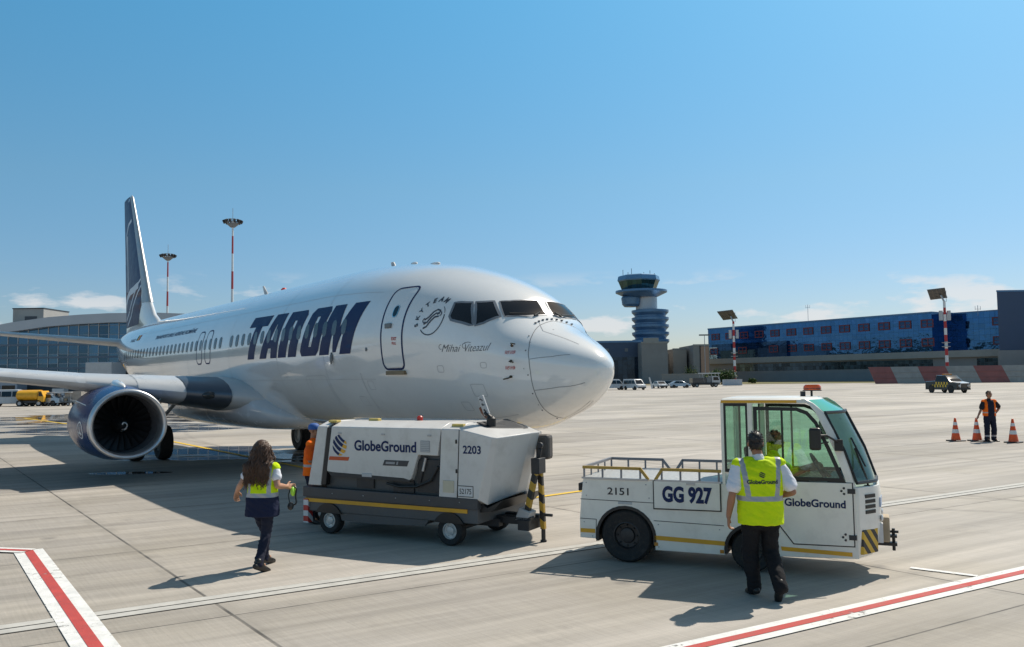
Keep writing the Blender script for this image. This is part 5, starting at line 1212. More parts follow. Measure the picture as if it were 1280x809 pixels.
# interior
SEATM = mat('black_seat_fabric', (.02, .02, .022), .85, var=.2, bump=.2)
for yc in (.40, .95):
    b = MB(); b.box(1.75, 2.2, yc-.22, yc+.22, .92, 1.06); b.build('seat', SEATM, tug, 0, .04)
    b = MB(); b.box(1.66, 1.78, yc-.21, yc+.21, 1.05, 1.62, Matrix.Translation((1.7, 0, 1.05)) @ Matrix.Rotation(R(-8), 4, 'Y') @ Matrix.Translation((-1.7, 0, -1.05))); b.build('seat_back', SEATM, tug, 0, .04)
b = MB(); b.box(2.62, 2.90, .08, W-.08, .9, 1.22); b.build('dashboard', BLACK, tug, 0, .05)
b = MB(); M = Matrix.Translation((2.50, .62, 1.33)) @ Matrix.Rotation(R(60), 4, 'Y')
ring = [M @ Vector((.19*math.cos(a), .19*math.sin(a), 0)) for a in [k*.2618 for k in range(25)]]; b.tube(ring, .014, 8); b.tube([M @ Vector((-.18, 0, 0)), M @ Vector((.18, 0, 0))], .012, 6); b.tube([M @ Vector((0, -.18, 0)), M @ Vector((0, .18, 0))], .012, 6); b.tube([M @ Vector((0, 0, 0)), (2.70, .62, 1.15)], .025, 8); b.build('steering_wheel', BLACK, tug)
# mirror, wiper, beacon, nose furniture
b = MB(); b.box(2.46, 2.60, -.30, -.24, 1.62, 1.90); mi_ = b.build('door_mirror', BLACK, tug, 0, .03)
b = MB(); b.tube([(2.56, -.26, 1.80), (2.66, -.20, 1.80), (2.80, -.03, 1.70)], .014, 8); b.tube([(2.56, -.26, 1.70), (2.68, -.20, 1.72)], .010, 6); b.box(2.74, 2.84, -.06, .0, 1.60, 1.74); b.build('mirror_arm', BLACK, mi_, 30)
b = MB(); b.box(2.46, 2.60, W+.24, W+.30, 1.62, 1.90); mi_ = b.build('door_mirror', BLACK, tug, 0, .03)
b = MB(); b.tube([(2.56, W+.26, 1.80), (2.80, W+.0, 1.70)], .014, 8); b.build('mirror_arm', BLACK, mi_, 30)
b = MB(); b.tube([(3.11, .27, 1.13), (3.09, .22, 1.25), (2.97, .17, 1.62)], .013, 8); b.tube([(3.09, .10, 1.40), (2.93, .22, 1.75)], .012, 6); b.box(3.06, 3.13, .2, .3, 1.08, 1.15); b.build('wiper', BLACK, tug, 30)
b = MB(); b.tube([(2.43, .85, 2.262), (2.43, .85, 2.34)], .015, 8); b.box(2.32, 2.56, .77, .93, 2.335, 2.345); b.lathe([(.035, 2.25), (.035, 2.33)], 10, o=(2.32, .80, 0)); b.build('beacon_bracket', DARKM, tug, 0)
b = MB(); b.rings([[(2.44+.115*math.cos(a)*s, .85+.075*math.sin(a)*s, z) for a in [k*.3927 for k in range(16)]] for z, s in ((2.346, 1), (2.395, 1.0), (2.42, .8))]); b.build('beacon', mat('orange_beacon_lens', (.80, .11, .01), .2, coat=.5), tug, 40)
b = MB(); b.rings([[(2.44+.118*math.cos(a)*s, .85+.078*math.sin(a)*s, z) for a in [k*.3927 for k in range(16)]] for z, s in ((2.366, 1), (2.374, 1.0))], cap=True); b.build('beacon_band', DARKM, tug, 40)
fx = lambda y, z=.9: bow(y, 3.005, 3.25)+.003
for yc in (.17, W-.17):   # louvres beside the radiator
    for k in range(4):
        z = 1.03-.065*k; p0 = Vector((fx(yc-.08), yc-.08, z)); p1 = Vector((fx(yc+.08), yc+.08, z)); d = (p1-p0)
        b = MB(); b.hexa([p0+Vector((-.02, 0, -.022)), p1+Vector((-.02, 0, -.022)), p1+Vector((.006, 0, -.022)), p0+Vector((.006, 0, -.022)), p0+Vector((-.02, 0, .022)), p1+Vector((-.02, 0, .022)), p1+Vector((.006, 0, .022)), p0+Vector((.006, 0, .022))][::1]); b.build('louvre', BLACK, nosep, 0)
p0 = Vector((fx(.36)+.002, .36, .93)); p1 = Vector((fx(.62)+.002, .62, .93))
b = MB(); b.hexa([p0+Vector((-.01, 0, -.06)), p1+Vector((-.01, 0, -.06)), p1+Vector((.004, 0, -.06)), p0+Vector((.004, 0, -.06)), p0+Vector((-.01, 0, .06)), p1+Vector((-.01, 0, .06)), p1+Vector((.004, 0, .06)), p0+Vector((.004, 0, .06))]); b.build('maker_badge', mat('pale_blue_badge', (.35, .45, .62), .4), nosep, 0)
HZ2 = stripes('bumper_hazard', (.62, .38, .03), (.02, .02, .02), .055, (0, .8, .6))
for ya, yb in ((.03, .30), (W-.30, W-.03)):
    b = MB(); x0_, x1_ = bow(ya, 2.985, 3.22), bow(yb, 2.985, 3.22)
    b.hexa([(x0_-.02, ya, .32), (x1_-.02, yb, .32), (x1_+.02, yb, .32), (x0_+.025, ya, .32), (x0_-.02, ya, .62), (x1_-.02, yb, .62), (x1_+.025, yb, .62), (x0_+.03, ya, .62)]); b.build('hazard_panel', HZ2, tug, 0, .008)
b = MB(); b.box(3.20, 3.26, .36, .48, .42, .66); b.build('number_plate', mat('plate_white', (.62, .62, .62), .5), nosep, 0, .004)
b = MB(); b.box(3.2, 3.34, .52, .80, .40, .72); b.build('bumper_pad', mat('worn_buffer_wood', (.38, .30, .2), .7, var=.2, dirt=.2), tug, 0, .02)
b = MB(); b.box(3.18, 3.42, .60, .72, .345, .385); b.box(3.18, 3.42, .60, .72, .45, .48); b.tube([(3.38, .66, .28), (3.38, .66, .56)], .02, 8); b.tube([(3.34, .66, .52), (3.44, .66, .52)], .018, 8); b.build('tow_hitch', BLACK, tug, 0)
for yc in (.40, W-.40):
    b = MB(); p = Vector((fx(yc)+.0, yc, .73)); b.ball(p, .06, 2, (.3, 1, .8)); b.build('headlight', mat('headlight_lens', (.6, .62, .64), .08, coat=.6), tug)

# ------------------------------------------------------------------ people
def cloth(name, c, var=.10, rough=.85): return mat(name, c, rough, var=var, vscale=7, bump=.35, bscale=26, spec=.25)
SKIN = mat('skin', (.46, .24, .15), .5, var=.06, vscale=12); SKIN2 = mat('tanned_skin', (.34, .16, .09), .5, var=.06, vscale=12)
LIME = cloth('lime_vest_cloth', (.62, .80, .008), .06); ORV = cloth('orange_vest_cloth', (.98, .17, .01), .06)
REFL = mat('reflective_tape', (.36, .37, .39), .4, metal=.2, var=.06)
NAVYC = cloth('navy_cloth', (.015, .018, .035)); BLKC = cloth('black_trouser_cloth', (.012, .012, .014)); SHIRT = cloth('white_shirt_cloth', (.72, .73, .78), .04)
SHOE = mat('black_shoe_leather', (.012, .011, .011), .4, var=.2)
HAIRB = mat('dark_brown_hair', (.070, .033, .017), .45, var=.35, vscale=20); HAIRK = mat('black_hair', (.014, .010, .009), .5, var=.3, vscale=20)
V = Vector
def torso_rings(mb, levels, n=24, yo=0, lean=None):
    """levels: (z, half width, half depth, y centre[, x centre])"""
    rs = []
    for L_ in levels:
        z, a, d, yc = L_[:4]; xc = L_[4] if len(L_) > 4 else 0
        rs.append([(xc+a*math.copysign(abs(math.cos(t))**.85, math.cos(t)), yc+d*math.copysign(abs(math.sin(t))**.85, math.sin(t)), z) for t in [2*math.pi*k/n for k in range(n)]])
    return mb.rings(rs)
def hand(mb, w, d, s, k=1.0, curl=.5):
    """palm with four unequal curled fingers and a side thumb; w wrist, d direction, s thumb side"""
    d = V(d).normalized(); s = V(s); s = (s-d*s.dot(d)).normalized(); n = d.cross(s)
    for o in (-.026, -.009, .009, .026):
        mb.limb([w+s*o*.7*k, w+d*.055*k+s*o*k, w+d*.088*k+s*o*1.08*k], [.017*k, .0165*k, .0135*k], 10)
    for o, ln in ((-.029, .060), (-.010, .072), (.010, .078), (.029, .070)):
        a = w+d*.088*k+s*o*1.1*k; c = curl
        d1 = (d*math.cos(c*.6)+n*math.sin(c*.6)); d2 = (d*math.cos(c*1.5)+n*math.sin(c*1.5)); d3 = (d*math.cos(c*2.3)+n*math.sin(c*2.3))
        p1 = a+d1*ln*.45*k; p2 = p1+d2*ln*.32*k; p3 = p2+d3*ln*.25*k
        mb.limb([a, p1, p2, p3], [.0115*k, .0105*k, .0095*k, .008*k], 8)
    t0 = w+d*.02*k+s*.025*k; t1 = t0+(d*.6+s*.75+n*.2).normalized()*.045*k; t2 = t1+(d*.85+s*.2+n*.3).normalized()*.035*k
    mb.limb([t0, t1, t2], [.016*k, .013*k, .010*k], 8)
def headshape(mb, c, k, M):
    """skull, jaw, brow, nose, lips, ears; +Y of M is the face"""
    def E(o, r, sc): mb.ball(c+(M @ V(o))*k, r*k, 3, sc, M)
    E((0, -.012, .035), .095, (.80, 1.02, .95)); E((0, .022, -.035), .075, (.84, .95, 1.1)); E((0, .045, -.082), .042, (.9, .8, .75))
    E((0, .083, .018), .03, (1.6, .5, .5)); E((0, .098, -.018), .016, (.75, 1.0, 1.7)); E((0, .108, -.034), .014, (1.1, .9, .8))
    E((0, .088, -.066), .017, (1.5, .6, .45)); E((0, .086, -.077), .017, (1.3, .6, .45))
    for s in (-1, 1):
        E((s*.080, -.012, -.012), .030, (.35, .65, 1.05)); E((s*.045, .062, -.025), .03, (.9, .7, .8))
def face(c, k, M, par, beard=None):
    e = MB()
    for s in (-1, 1): e.ball(c+(M @ V((s*.033, .0815, .006)))*k, .0115*k, 2, (1.3, .5, .75), M)
    e.build('eyes', mat('eye_dark', (.02, .015, .012), .2), par, 180)
    b = MB()
    for s in (-1, 1): b.tube([c+(M @ V((s*.016, .098, .027)))*k, c+(M @ V((s*.034, .098, .032)))*k, c+(M @ V((s*.052, .085, .026)))*k], .0045*k, 6)
    b.build('eyebrows', HAIRK, par)
    m_ = MB(); m_.tube([c+(M @ V((-.022, .0945, -.0715)))*k, c+(M @ V((0, .0995, -.071)))*k, c+(M @ V((.022, .0945, -.0715)))*k], .0035*k, 6); m_.build('lips', mat('lip_skin', (.28, .09, .07), .5), par)
def shoe(mb, an, toe, k=1.0, up=None):
    d = (toe-an); d.z *= 1; L_ = d.length; d.normalize(); heel = an-d*.06*k
    base = V((0, 0, -.045*k)) if up is None else up*(-.045*k)
    mb.limb([heel+base, an+d*.05*k+base*1.0, an+d*.13*k+base*1.15, an+d*.20*k+base*1.25], [.042*k, .046*k, .046*k, .034*k], 12)
    mb.limb([an+V((0, 0, .03*k)), an+d*.06*k+base*.3], [.052*k, .045*k], 12)
def person(label, loc, rz, J, top='shirt', vest=None, outfit=None, skin=SKIN, voxel=.011, group=None):
    """one continuous skin figure; clothes, shoes and hair are its children"""
    k = J['k']; out = outfit
    root = thing('person', label, 'person', loc, rz, group)
    Mh = (Matrix.Rotation(J.get('yaw', 0), 3, 'Z') @ Matrix.Rotation(J.get('nod', 0), 3, 'X'))
    hc = J['head']; nk = J['neck']; tw = J['tors']
    mb = MB()
    torso_rings(mb, [(z, a*.82, d*.82, *r) for z, a, d, *r in tw])
    mb.limb([nk-V((0, 0, .08*k)), nk, hc-V((0, .01, .05*k))], [.066*k, .056*k, .056*k])
    headshape(mb, hc, k, Mh)
    for s in ('L', 'R'):
        sh, elb, wr, hd, th = J['arm'+s]
        mb.limb([sh, sh.lerp(elb, .45), elb, elb.lerp(wr, .35), wr, wr+V(hd).normalized()*.02*k], [.056*k, .050*k, .041*k, .043*k, .029*k, .027*k])
        hand(mb, wr+V(hd).normalized()*.015*k, hd, th, k*1.03, J.get('curl'+s, .55))
        hp, kn, an, toe = J['leg'+s]
        mb.limb([hp, kn, an], [.07*k, .05*k, .036*k]); mb.limb([an, an+(toe-an)*.5], [.034*k, .026*k])
    body = remeshed(mb, 'body', skin, root, min(voxel, .0088), 2)
    face(hc, k, Mh, root)
    # trousers with creases at the knee
    mb = MB(); zb = J['waist']
    torso_rings(mb, [(z, a*1.02, d*1.02, *r) for z, a, d, *r in J['hips']])
    tr = J.get('trleg', (.098, .078, .064))
    for s in ('L', 'R'):
        hp, kn, an, toe = J['leg'+s]
        mb.limb([hp, hp.lerp(kn, .45), kn, kn.lerp(an, .45), an.lerp(kn, .06), an-V((0, 0, .015*k))], [tr[0]*1.05*k, tr[0]*.93*k, tr[1]*k, tr[1]*.97*k, tr[2]*1.02*k, tr[2]*1.08*k])
        for q in (.25, .55, .8, .93): mb.ball(kn.lerp(an, q)+V((.012*math.sin(q*20), -.01, 0)), tr[2]*1.13*k, 2, (1, 1, .35))
    trp = None
    if 'trpaint' in J: trp = J['trpaint']
    remeshed(mb, 'trousers', [out['tr'], REFL] if trp else out['tr'], root, voxel, 3, trp, .011)
    mb = MB()
    for s in ('L', 'R'): shoe(mb, J['leg'+s][2], J['leg'+s][3], k, J.get('up'+s))
    remeshed(mb, 'shoes', SHOE, root, voxel*.9, 2)
    # shirt
    mb = MB(); torso_rings(mb, tw)
    mb.limb([nk-V((0, 0, .09*k)), nk-V((0, 0, .015*k))], [.085*k, .068*k])
    for s in ('L', 'R'):
        sh, elb, wr, hd, th = J['arm'+s]; q = J.get('sleeve', .72)
        w_ = J.get('slw', 1); mb.limb([V((sh.x*.8, sh.y, sh.z)), sh, sh.lerp(elb, q*.5), sh.lerp(elb, q)], [.070*k, .074*k*w_, .080*k*w_, .088*k*w_])
    remeshed(mb, 'shirt', out['sh'], root, voxel, 3, None, .009)
    if vest:
        mb = MB(); vt = J['vest']; torso_rings(mb, vt)
        for s in ('L', 'R'):
            sh = J['arm'+s][0]; mb.limb([V((sh.x*.40, sh.y, sh.z+.050*k)), V((sh.x*.98, sh.y, sh.z+.018*k))], [.064*k, .078*k])
        v_ = remeshed(mb, 'vest', vest, root, voxel*.85, 3, J['vpaint'], .009)
        J['_vest'] = v_
    return root, hc, Mh, k
def cap_hair(root, hc, M, k, m, front=.45, low=-.04, n=420, r=.0065, ln=.019, seed=1, frontcut=.03):
    """short hair: scalp cap with many fine tufts"""
    rnd = random.Random(seed); b = MB()
    b2 = MB(); b2.ball(hc+(M @ V((0, -.016, .040)))*k, .099*k, 3, (.82, 1.03, .96), M)
    for v in [v for v in b2.bm.verts]:
        p = M.inverted() @ (v.co-hc)/k
        if (p.z < low and p.y > .0) or p.z < -.085 or (p.y > frontcut and p.z < .075): b2.bm.verts.remove(v)
    b3 = MB(); b3.ball(hc+(M @ V((0, -.028, -.012)))*k, .086*k, 3, (.86, .96, 1.0), M)
    for v in list(b3.bm.verts):
        p = M.inverted() @ (v.co-hc)/k
        if p.y > -.03+(.02 if p.z > 0 else 0) or p.z < -.085: b3.bm.verts.remove(v)
    me = bpy.data.meshes.new('t'); b3.bm.to_mesh(me); b2.bm.from_mesh(me); b3.bm.free()
    for v in list(b2.bm.verts):
        if rnd.random() < .7:
            nn = (v.co-hc).normalized(); q = v.co+nn*.004*k; t = (nn*.4+V((rnd.uniform(-1, 1), rnd.uniform(-1, .3), rnd.uniform(-.8, .6)))).normalized()
            b.tube([v.co-nn*.003, q+t*ln*.4*k, q+t*ln*k*.8+V((0, 0, -.006))], [r*k, r*k*.8, r*k*.2], 5)
    me = bpy.data.meshes.new('t'); b2.bm.to_mesh(me); b.bm.from_mesh(me); b2.bm.free()
    return b.build('hair', m, root, 60)
K = 1.06
# man in the lime vest walking to the tow tractor (seen from behind)
man = dict(k=K, head=V((-.02, .06, 1.765)), neck=V((0, .03, 1.615)), yaw=R(-6), nod=R(-6),
  tors=[(.86, .195, .135, .0), (1.0, .205, .14, .0), (1.15, .215, .145, .01), (1.32, .235, .145, .02), (1.46, .235, .125, .02), (1.56, .15, .095, .025)],
  hips=[(.78, .15, .11, 0), (.86, .20, .14, 0), (.98, .205, .145, 0), (1.06, .19, .13, 0)], waist=1.0,
  armL=(V((-.24, .02, 1.50)), V((-.33, -.06, 1.19)), V((-.36, .03, .93)), V((-.03, .10, -.99)), V((.2, 1, 0))),
  armR=(V((.24, .02, 1.50)), V((.36, -.06, 1.21)), V((.235, .19, 1.13)), V((-.55, .8, .0)), V((0, .2, 1))),
  legL=(V((-.105, 0, .90)), V((-.115, .09, .51)), V((-.085, .05, .115)), V((-.12, .26, .07))),
  legR=(V((.105, 0, .90)), V((.12, .09, .52)), V((.125, -.30, .20)), V((.125, -.20, .02))),
  vest=[(.845, .262, .195, -.005), (.95, .262, .19, .0), (1.10, .258, .185, .005), (1.25, .272, .18, .015), (1.40, .285, .17, .02), (1.50, .262, .14, .02), (1.575, .15, .10, .025)], trleg=(.105, .088, .074), curlL=.75,
  upR=V((0, -.75, .55)),
  vpaint=lambda c: 1 if (1.115 < c.z < 1.175 or (.155 < abs(c.x)-.12*(c.z-1.35) < .212 and c.z > 1.17)) else 0)
r_, hc, M_, k_ = person('man in lime reflective vest, white shirt and black trousers walking to the tow tractor', (2.86, 9.86, 0), R(-3), man, vest=[LIME, REFL], outfit=dict(tr=BLKC, sh=SHIRT), skin=SKIN2)
cap_hair(r_, hc, M_, k_, HAIRK, seed=3)
def vest_decal(bm, root, vest, z0, name, m, sgn=-1):
    """lettering laid on the back of the vest"""
    me = vest.data; bv = BVHTree.FromPolygons([v.co for v in me.vertices], [p.vertices for p in me.polygons])
    for v in bm.verts:
        h_ = bv.ray_cast(V((v.co.x, sgn*1.0, z0+v.co.y)), V((0, -sgn, 0)))[0]
        v.co = V((v.co.x, (h_.y if h_ else sgn*.19)+sgn*.005, z0+v.co.y))
    return bm_obj(bm, name, m, vest, 180)
vm = man['_vest']
bm = text_bm('GlobeGround', .062, .0022); slice_bm(bm, .03, .03); vest_decal(bm, r_, vm, 1.335, 'vest_lettering', INKB)
for i, (c0, hw) in enumerate(((.62, .24), (0, .2), (-.62, .24))):
    pts = []
    for sgn in (1, -1):
        for q in range(13):
            t = (-1+2*q/12)*sgn; pz = c0+sgn*hw*(.9-.3*t*t)-.45*t; l = math.hypot(t, pz); pts.append((t/l if l > 1 else t, pz/l if l > 1 else pz))
    bm = poly_bm([[(.036*a, .036*c) for a, c in pts]]); vest_decal(bm, r_, vm, 1.415, 'vest_logo_band', INKB)
# woman with long curly hair (seen from behind)
K = .985
wom = dict(k=K, head=V((-.015, .03, 1.625)), neck=V((0, .01, 1.465)), yaw=R(-14), nod=R(-4),
  tors=[(.78, .155, .11, .0), (.92, .16, .115, .0), (1.05, .145, .105, .0), (1.20, .165, .115, .01), (1.33, .175, .105, .01), (1.42, .10, .08, .01)],
  hips=[(.72, .14, .11, 0), (.80, .175, .13, -.01), (.92, .165, .12, 0), (1.0, .145, .11, 0)], waist=.95,
  armL=(V((-.178, .01, 1.36)), V((-.285, -.06, 1.16)), V((-.40, .06, 1.05)), V((-.28, .35, -.85)), V((.5, .8, 0))),
  armR=(V((.178, .01, 1.36)), V((.245, -.07, 1.14)), V((.285, .15, 1.10)), V((.15, .98, -.12)), V((-.3, .1, 1))),
  legL=(V((-.085, 0, .85)), V((-.045, .20, .48)), V((-.07, .24, .115)), V((-.02, .44, .075))),
  legR=(V((.085, 0, .85)), V((.04, .03, .47)), V((.06, -.24, .125)), V((.13, -.06, .05))),
  vest=[(.72, .238, .165, .0), (.80, .232, .165, .0), (.95, .225, .16, .0), (1.08, .205, .15, .0), (1.22, .215, .14, .01), (1.33, .218, .130, .01), (1.42, .16, .105, .01)], trleg=(.092, .068, .056), curlL=.8, sleeve=.5, slw=.88,
  vpaint=lambda c: 2 if c.z < .985 else 1 if (c.z < 1.045 or (.115 < abs(c.x) < .165)) else 0)
r_, hc, M_, k_ = person('woman with long curly brown hair in a lime and navy vest walking away', (-3.47, 11.66, 0), R(-8), wom, vest=[LIME, REFL, cloth('navy_vest_cloth', (.012, .017, .045))], outfit=dict(tr=NAVYC, sh=SHIRT), skin=SKIN)
rnd = random.Random(5); b = MB()
b.ball(hc+(M_ @ V((0, -.025, .030)))*k_, .112*k_, 3, (.88, 1.0, .98), M_)
for q in range(380):
    a = rnd.uniform(R(-205), R(25)); e_ = rnd.uniform(-.15, 1.25)
    st = hc+(M_ @ V((.088*math.cos(a)*math.cos(e_), .095*math.sin(a)*math.cos(e_)-.018, .03+.10*math.sin(e_))))*k_
    ln = rnd.uniform(.34, .56)*(1 if math.sin(a) < .2 else .8); ph = rnd.uniform(0, 6.28); fr = rnd.uniform(40, 72); am = rnd.uniform(.012, .028); wd = rnd.uniform(.6, 1.25)
    out_ = V((math.cos(a)*.75, min(.15, math.sin(a))*.75, 0)); pts = []
    for i in range(13):
        s = i/12; flare = (.16*s**.7 if s < .65 else .118-.05*(s-.65))*wd
        z = st.z-ln*s-(st.z-hc.z)*.2*s; p = V((st.x, st.y, z))+out_*flare
        p += V((am*math.sin(fr*s*ln+ph), am*math.cos(fr*s*ln+ph), 0))
        if z < 1.45: p.y = min(p.y, -.14-.03*(wd-.6)-.012*math.cos(fr*s)) if abs(p.x) < .25 and math.sin(a) < .3 else p.y
        pts.append(p)
    b.tube(pts, [.0095*(1-.6*i/12) for i in range(13)], 5)
b.build('hair', HAIRB, r_, 180)
b = MB(); b.ball(V((.36, .20, 1.03)), .055, 3, (.6, 1.1, 1.25)); b.build('ear_defender_cup', mat('lime_plastic', (.35, .65, .05), .4), r_)
h_ = thing('ear_defenders', 'black headset with a lime ear cup dangling from the hand of the woman', 'headset', (-3.47, 11.66, 0), R(-8))
bpy.data.objects['ear_defender_cup'].parent = h_; 
b = MB(); b.tube([V((.34+.02*math.sin(t*3), .20, 1.10-.13*(1-math.cos(t)))) + V((.075*math.sin(t), 0, 0)) for t in [k*.2618 for k in range(13)]], .012, 8); b.build('headband', BLACK, h_)
b = MB(); b.ball(V((.335, .17, .83)), .058, 3, (.7, 1, 1)); b.build('ear_cup', BLACK, h_)
b = MB(); b.tube([(.31, .24, 1.08), (.29, .2, .98), (.315, .18, .88), (.33, .17, .84)], .008, 6); b.build('cord', BLACK, h_)
# man in the orange vest leaning on a cone, facing the viewer
K = 1.04
mr = dict(k=K, head=V((.0, .05, 1.715)), neck=V((0, .02, 1.55)), yaw=R(12), nod=R(10),
  tors=[(.84, .185, .125, .0), (.98, .19, .135, .01), (1.12, .185, .135, .01), (1.30, .205, .13, .01), (1.42, .195, .11, .01), (1.50, .11, .085, .02)],
  hips=[(.76, .15, .11, 0), (.84, .19, .13, 0), (.98, .19, .14, .005), (1.10, .188, .142, .01), (1.27, .15, .142, .012)], waist=1.0,
  armR=(V((.205, .01, 1.43)), V((.32, .06, 1.16)), V((.46, .12, .945)), V((.45, .15, -.88)), V((-.2, .9, 0))),
  armL=(V((-.205, .01, 1.43)), V((-.395, -.05, 1.22)), V((-.235, -.02, 1.02)), V((.75, .3, -.55)), V((.2, .9, .3))),
  legL=(V((-.10, 0, .88)), V((-.125, .04, .48)), V((-.12, .0, .105)), V((-.20, .20, .06))),
  legR=(V((.10, 0, .88)), V((.13, .05, .48)), V((.13, .02, .105)), V((.14, .23, .06))),
  vest=[(.93, .225, .165, -.01), (1.05, .222, .165, .0), (1.20, .225, .16, .005), (1.34, .228, .15, .01), (1.43, .205, .125, .01), (1.50, .125, .095, .015)], trleg=(.108, .092, .082),
  trpaint=lambda c: 1 if .175 < c.z < .235 else 0,
  vpaint=lambda c: 2 if (c.y > .06 and abs(c.x) < .115) else 1 if 1.03 < c.z < 1.08 else 0)
r_, hc, M_, k_ = person('man in orange vest and dark bib overalls leaning on a traffic cone, facing the viewer', (17.42, 30.8, 0), R(178), mr, vest=[ORV, mat('worn_reflective_tape', (.55, .45, .38), .5), NAVYC], outfit=dict(tr=NAVYC, sh=cloth('charcoal_cloth', (.02, .02, .025))), skin=SKIN2, voxel=.013)
cap_hair(r_, hc, M_, k_, HAIRK, seed=8, n=200)
# worker behind the power cart and driver in the tractor cab
K = 1.0
st_ = dict(k=K, head=V((0, .03, 1.66)), neck=V((0, .01, 1.50)), tors=[(.82, .17, .12, 0), (1.0, .18, .13, 0), (1.25, .195, .13, .01), (1.38, .19, .11, .01), (1.46, .11, .085, .01)],
  hips=[(.74, .14, .11, 0), (.84, .18, .13, 0), (1.0, .175, .13, 0)], waist=.95,
  armL=(V((-.2, .01, 1.40)), V((-.27, .04, 1.14)), V((-.16, .26, 1.08)), V((.3, .95, 0)), V((0, 0, 1))), armR=(V((.2, .01, 1.40)), V((.27, .04, 1.14)), V((.16, .26, 1.08)), V((-.3, .95, 0)), V((0, 0, 1))),
  legL=(V((-.09, 0, .87)), V((-.1, .03, .47)), V((-.1, 0, .105)), V((-.12, .2, .06))), legR=(V((.09, 0, .87)), V((.1, .03, .47)), V((.1, 0, .105)), V((.12, .2, .06))),
  vest=[(.86, .215, .165, 0), (1.0, .212, .16, 0), (1.2, .215, .155, .005), (1.34, .22, .14, .01), (1.43, .14, .1, .01)], vpaint=lambda c: 1 if 1.02 < c.z < 1.07 else 0)
X_, Y_, Z_ = (-3.645, 15.300, 1.346)
r_, hc, M_, k_ = person('worker in blue cap and orange vest standing half hidden behind the power cart', (X_, Y_, 0), R(-95), st_, vest=[ORV, REFL], outfit=dict(tr=NAVYC, sh=cloth('orange_sleeve_cloth', (.80, .11, .01))), skin=SKIN2, voxel=.013)
b = MB(); b.lathe([(.10, .02), (.106, .055), (.095, .10), (.06, .128), (.001, .138)], 20, o=(hc.x, hc.y-.01, hc.z)); b.prism([(-.075, .06), (.075, .06), (.06, .16), (0, .185), (-.06, .16)], hc.z+.028, hc.z+.04, 'z', Matrix.Translation((hc.x, hc.y, 0))); b.build('cap', mat('blue_cap_cloth', (.03, .11, .36), .7), r_, 40)
dr = dict(st_); dr.update(head=V((-.02, .06, 1.64)), neck=V((0, .03, 1.48)),
  tors=[(.98, .17, .13, 0), (1.1, .175, .13, 0), (1.28, .195, .13, .01), (1.38, .19, .11, .015), (1.45, .11, .085, .02)], hips=[(.92, .17, .15, 0), (1.0, .18, .14, 0), (1.08, .17, .125, 0)],
  armL=(V((-.2, .02, 1.37)), V((-.28, .22, 1.18)), V((-.14, .50, 1.30)), V((.4, .9, .1)), V((0, 0, 1))), armR=(V((.2, .02, 1.37)), V((.28, .22, 1.18)), V((.14, .50, 1.30)), V((-.4, .9, .1)), V((0, 0, 1))),
  legL=(V((-.09, 0, .99)), V((-.11, .44, 1.03)), V((-.1, .62, .66)), V((-.1, .84, .60))), legR=(V((.09, 0, .99)), V((.11, .44, 1.03)), V((.1, .62, .66)), V((.1, .84, .60))),
  vest=[(1.0, .215, .165, 0), (1.2, .212, .16, 0), (1.34, .22, .145, .01), (1.42, .14, .1, .015)], vpaint=lambda c: 1 if 1.12 < c.z < 1.17 else 0)
ca, sa = math.cos(tug.rotation_euler.z), math.sin(tug.rotation_euler.z)
def tugp(x, y, z=0): return (1.53+ca*x-sa*y, 11.72+sa*x+ca*y, z)
r_, hc, M_, k_ = person('driver in a lime vest sitting at the wheel inside the tow tractor cab', tugp(1.90, .60, .03), tug.rotation_euler.z-R(90), dr, vest=[LIME, REFL], outfit=dict(tr=NAVYC, sh=cloth('lime_sleeve_cloth', (.40, .70, .02))), skin=SKIN2, voxel=.013)
cap_hair(r_, hc, M_, k_, HAIRK, seed=4, n=200)

# ------------------------------------------------------------------ traffic cones
def cone(label, x, y):
    t = thing('traffic_cone', label, 'traffic cone', (x, y, 0), random.uniform(0, 1), 'orange traffic cones in a row')
    b = MB(); b.prism([(-.24, -.24), (.24, -.24), (.24, .24), (-.24, .24)], 0, .045, 'z'); b.build('base', BLACK, t, 0, .015)
    b = MB(); b.lathe([(.165, .045), (.035, .84), (.025, .85), (.001, .85)], 28); b.build('cone_body', ORANGE, t, 60)
    rr = lambda z: .165-.13*(z-.045)/.795+.003
    for z0, z1 in ((.30, .44), (.59, .70)):
        b = MB(); b.lathe([(rr(z0), z0), (rr(z1), z1)], 28, cap=False); b.build('reflective_band', mat('white_reflective_band', (.72, .70, .68), .35, var=.05), t, 60)
for lb, (px, py) in (('orange and white traffic cone standing alone, farthest left of the row', (1195, 551.5)), ('orange and white traffic cone under the hand of the man in orange', (1221.5, 551.5)), ('orange and white traffic cone to the right of the man in orange overalls', (1267, 553.5))):
    pass
cone('orange and white traffic cone with nobody touching it, farthest from the leaning man', *(16.342, 31.157))
cone('orange and white traffic cone held by the tip by the man in the orange vest', *(17.055, 31.029))
cone('orange and white traffic cone at the right edge of the photo, past the leaning man', *(17.860, 30.134))
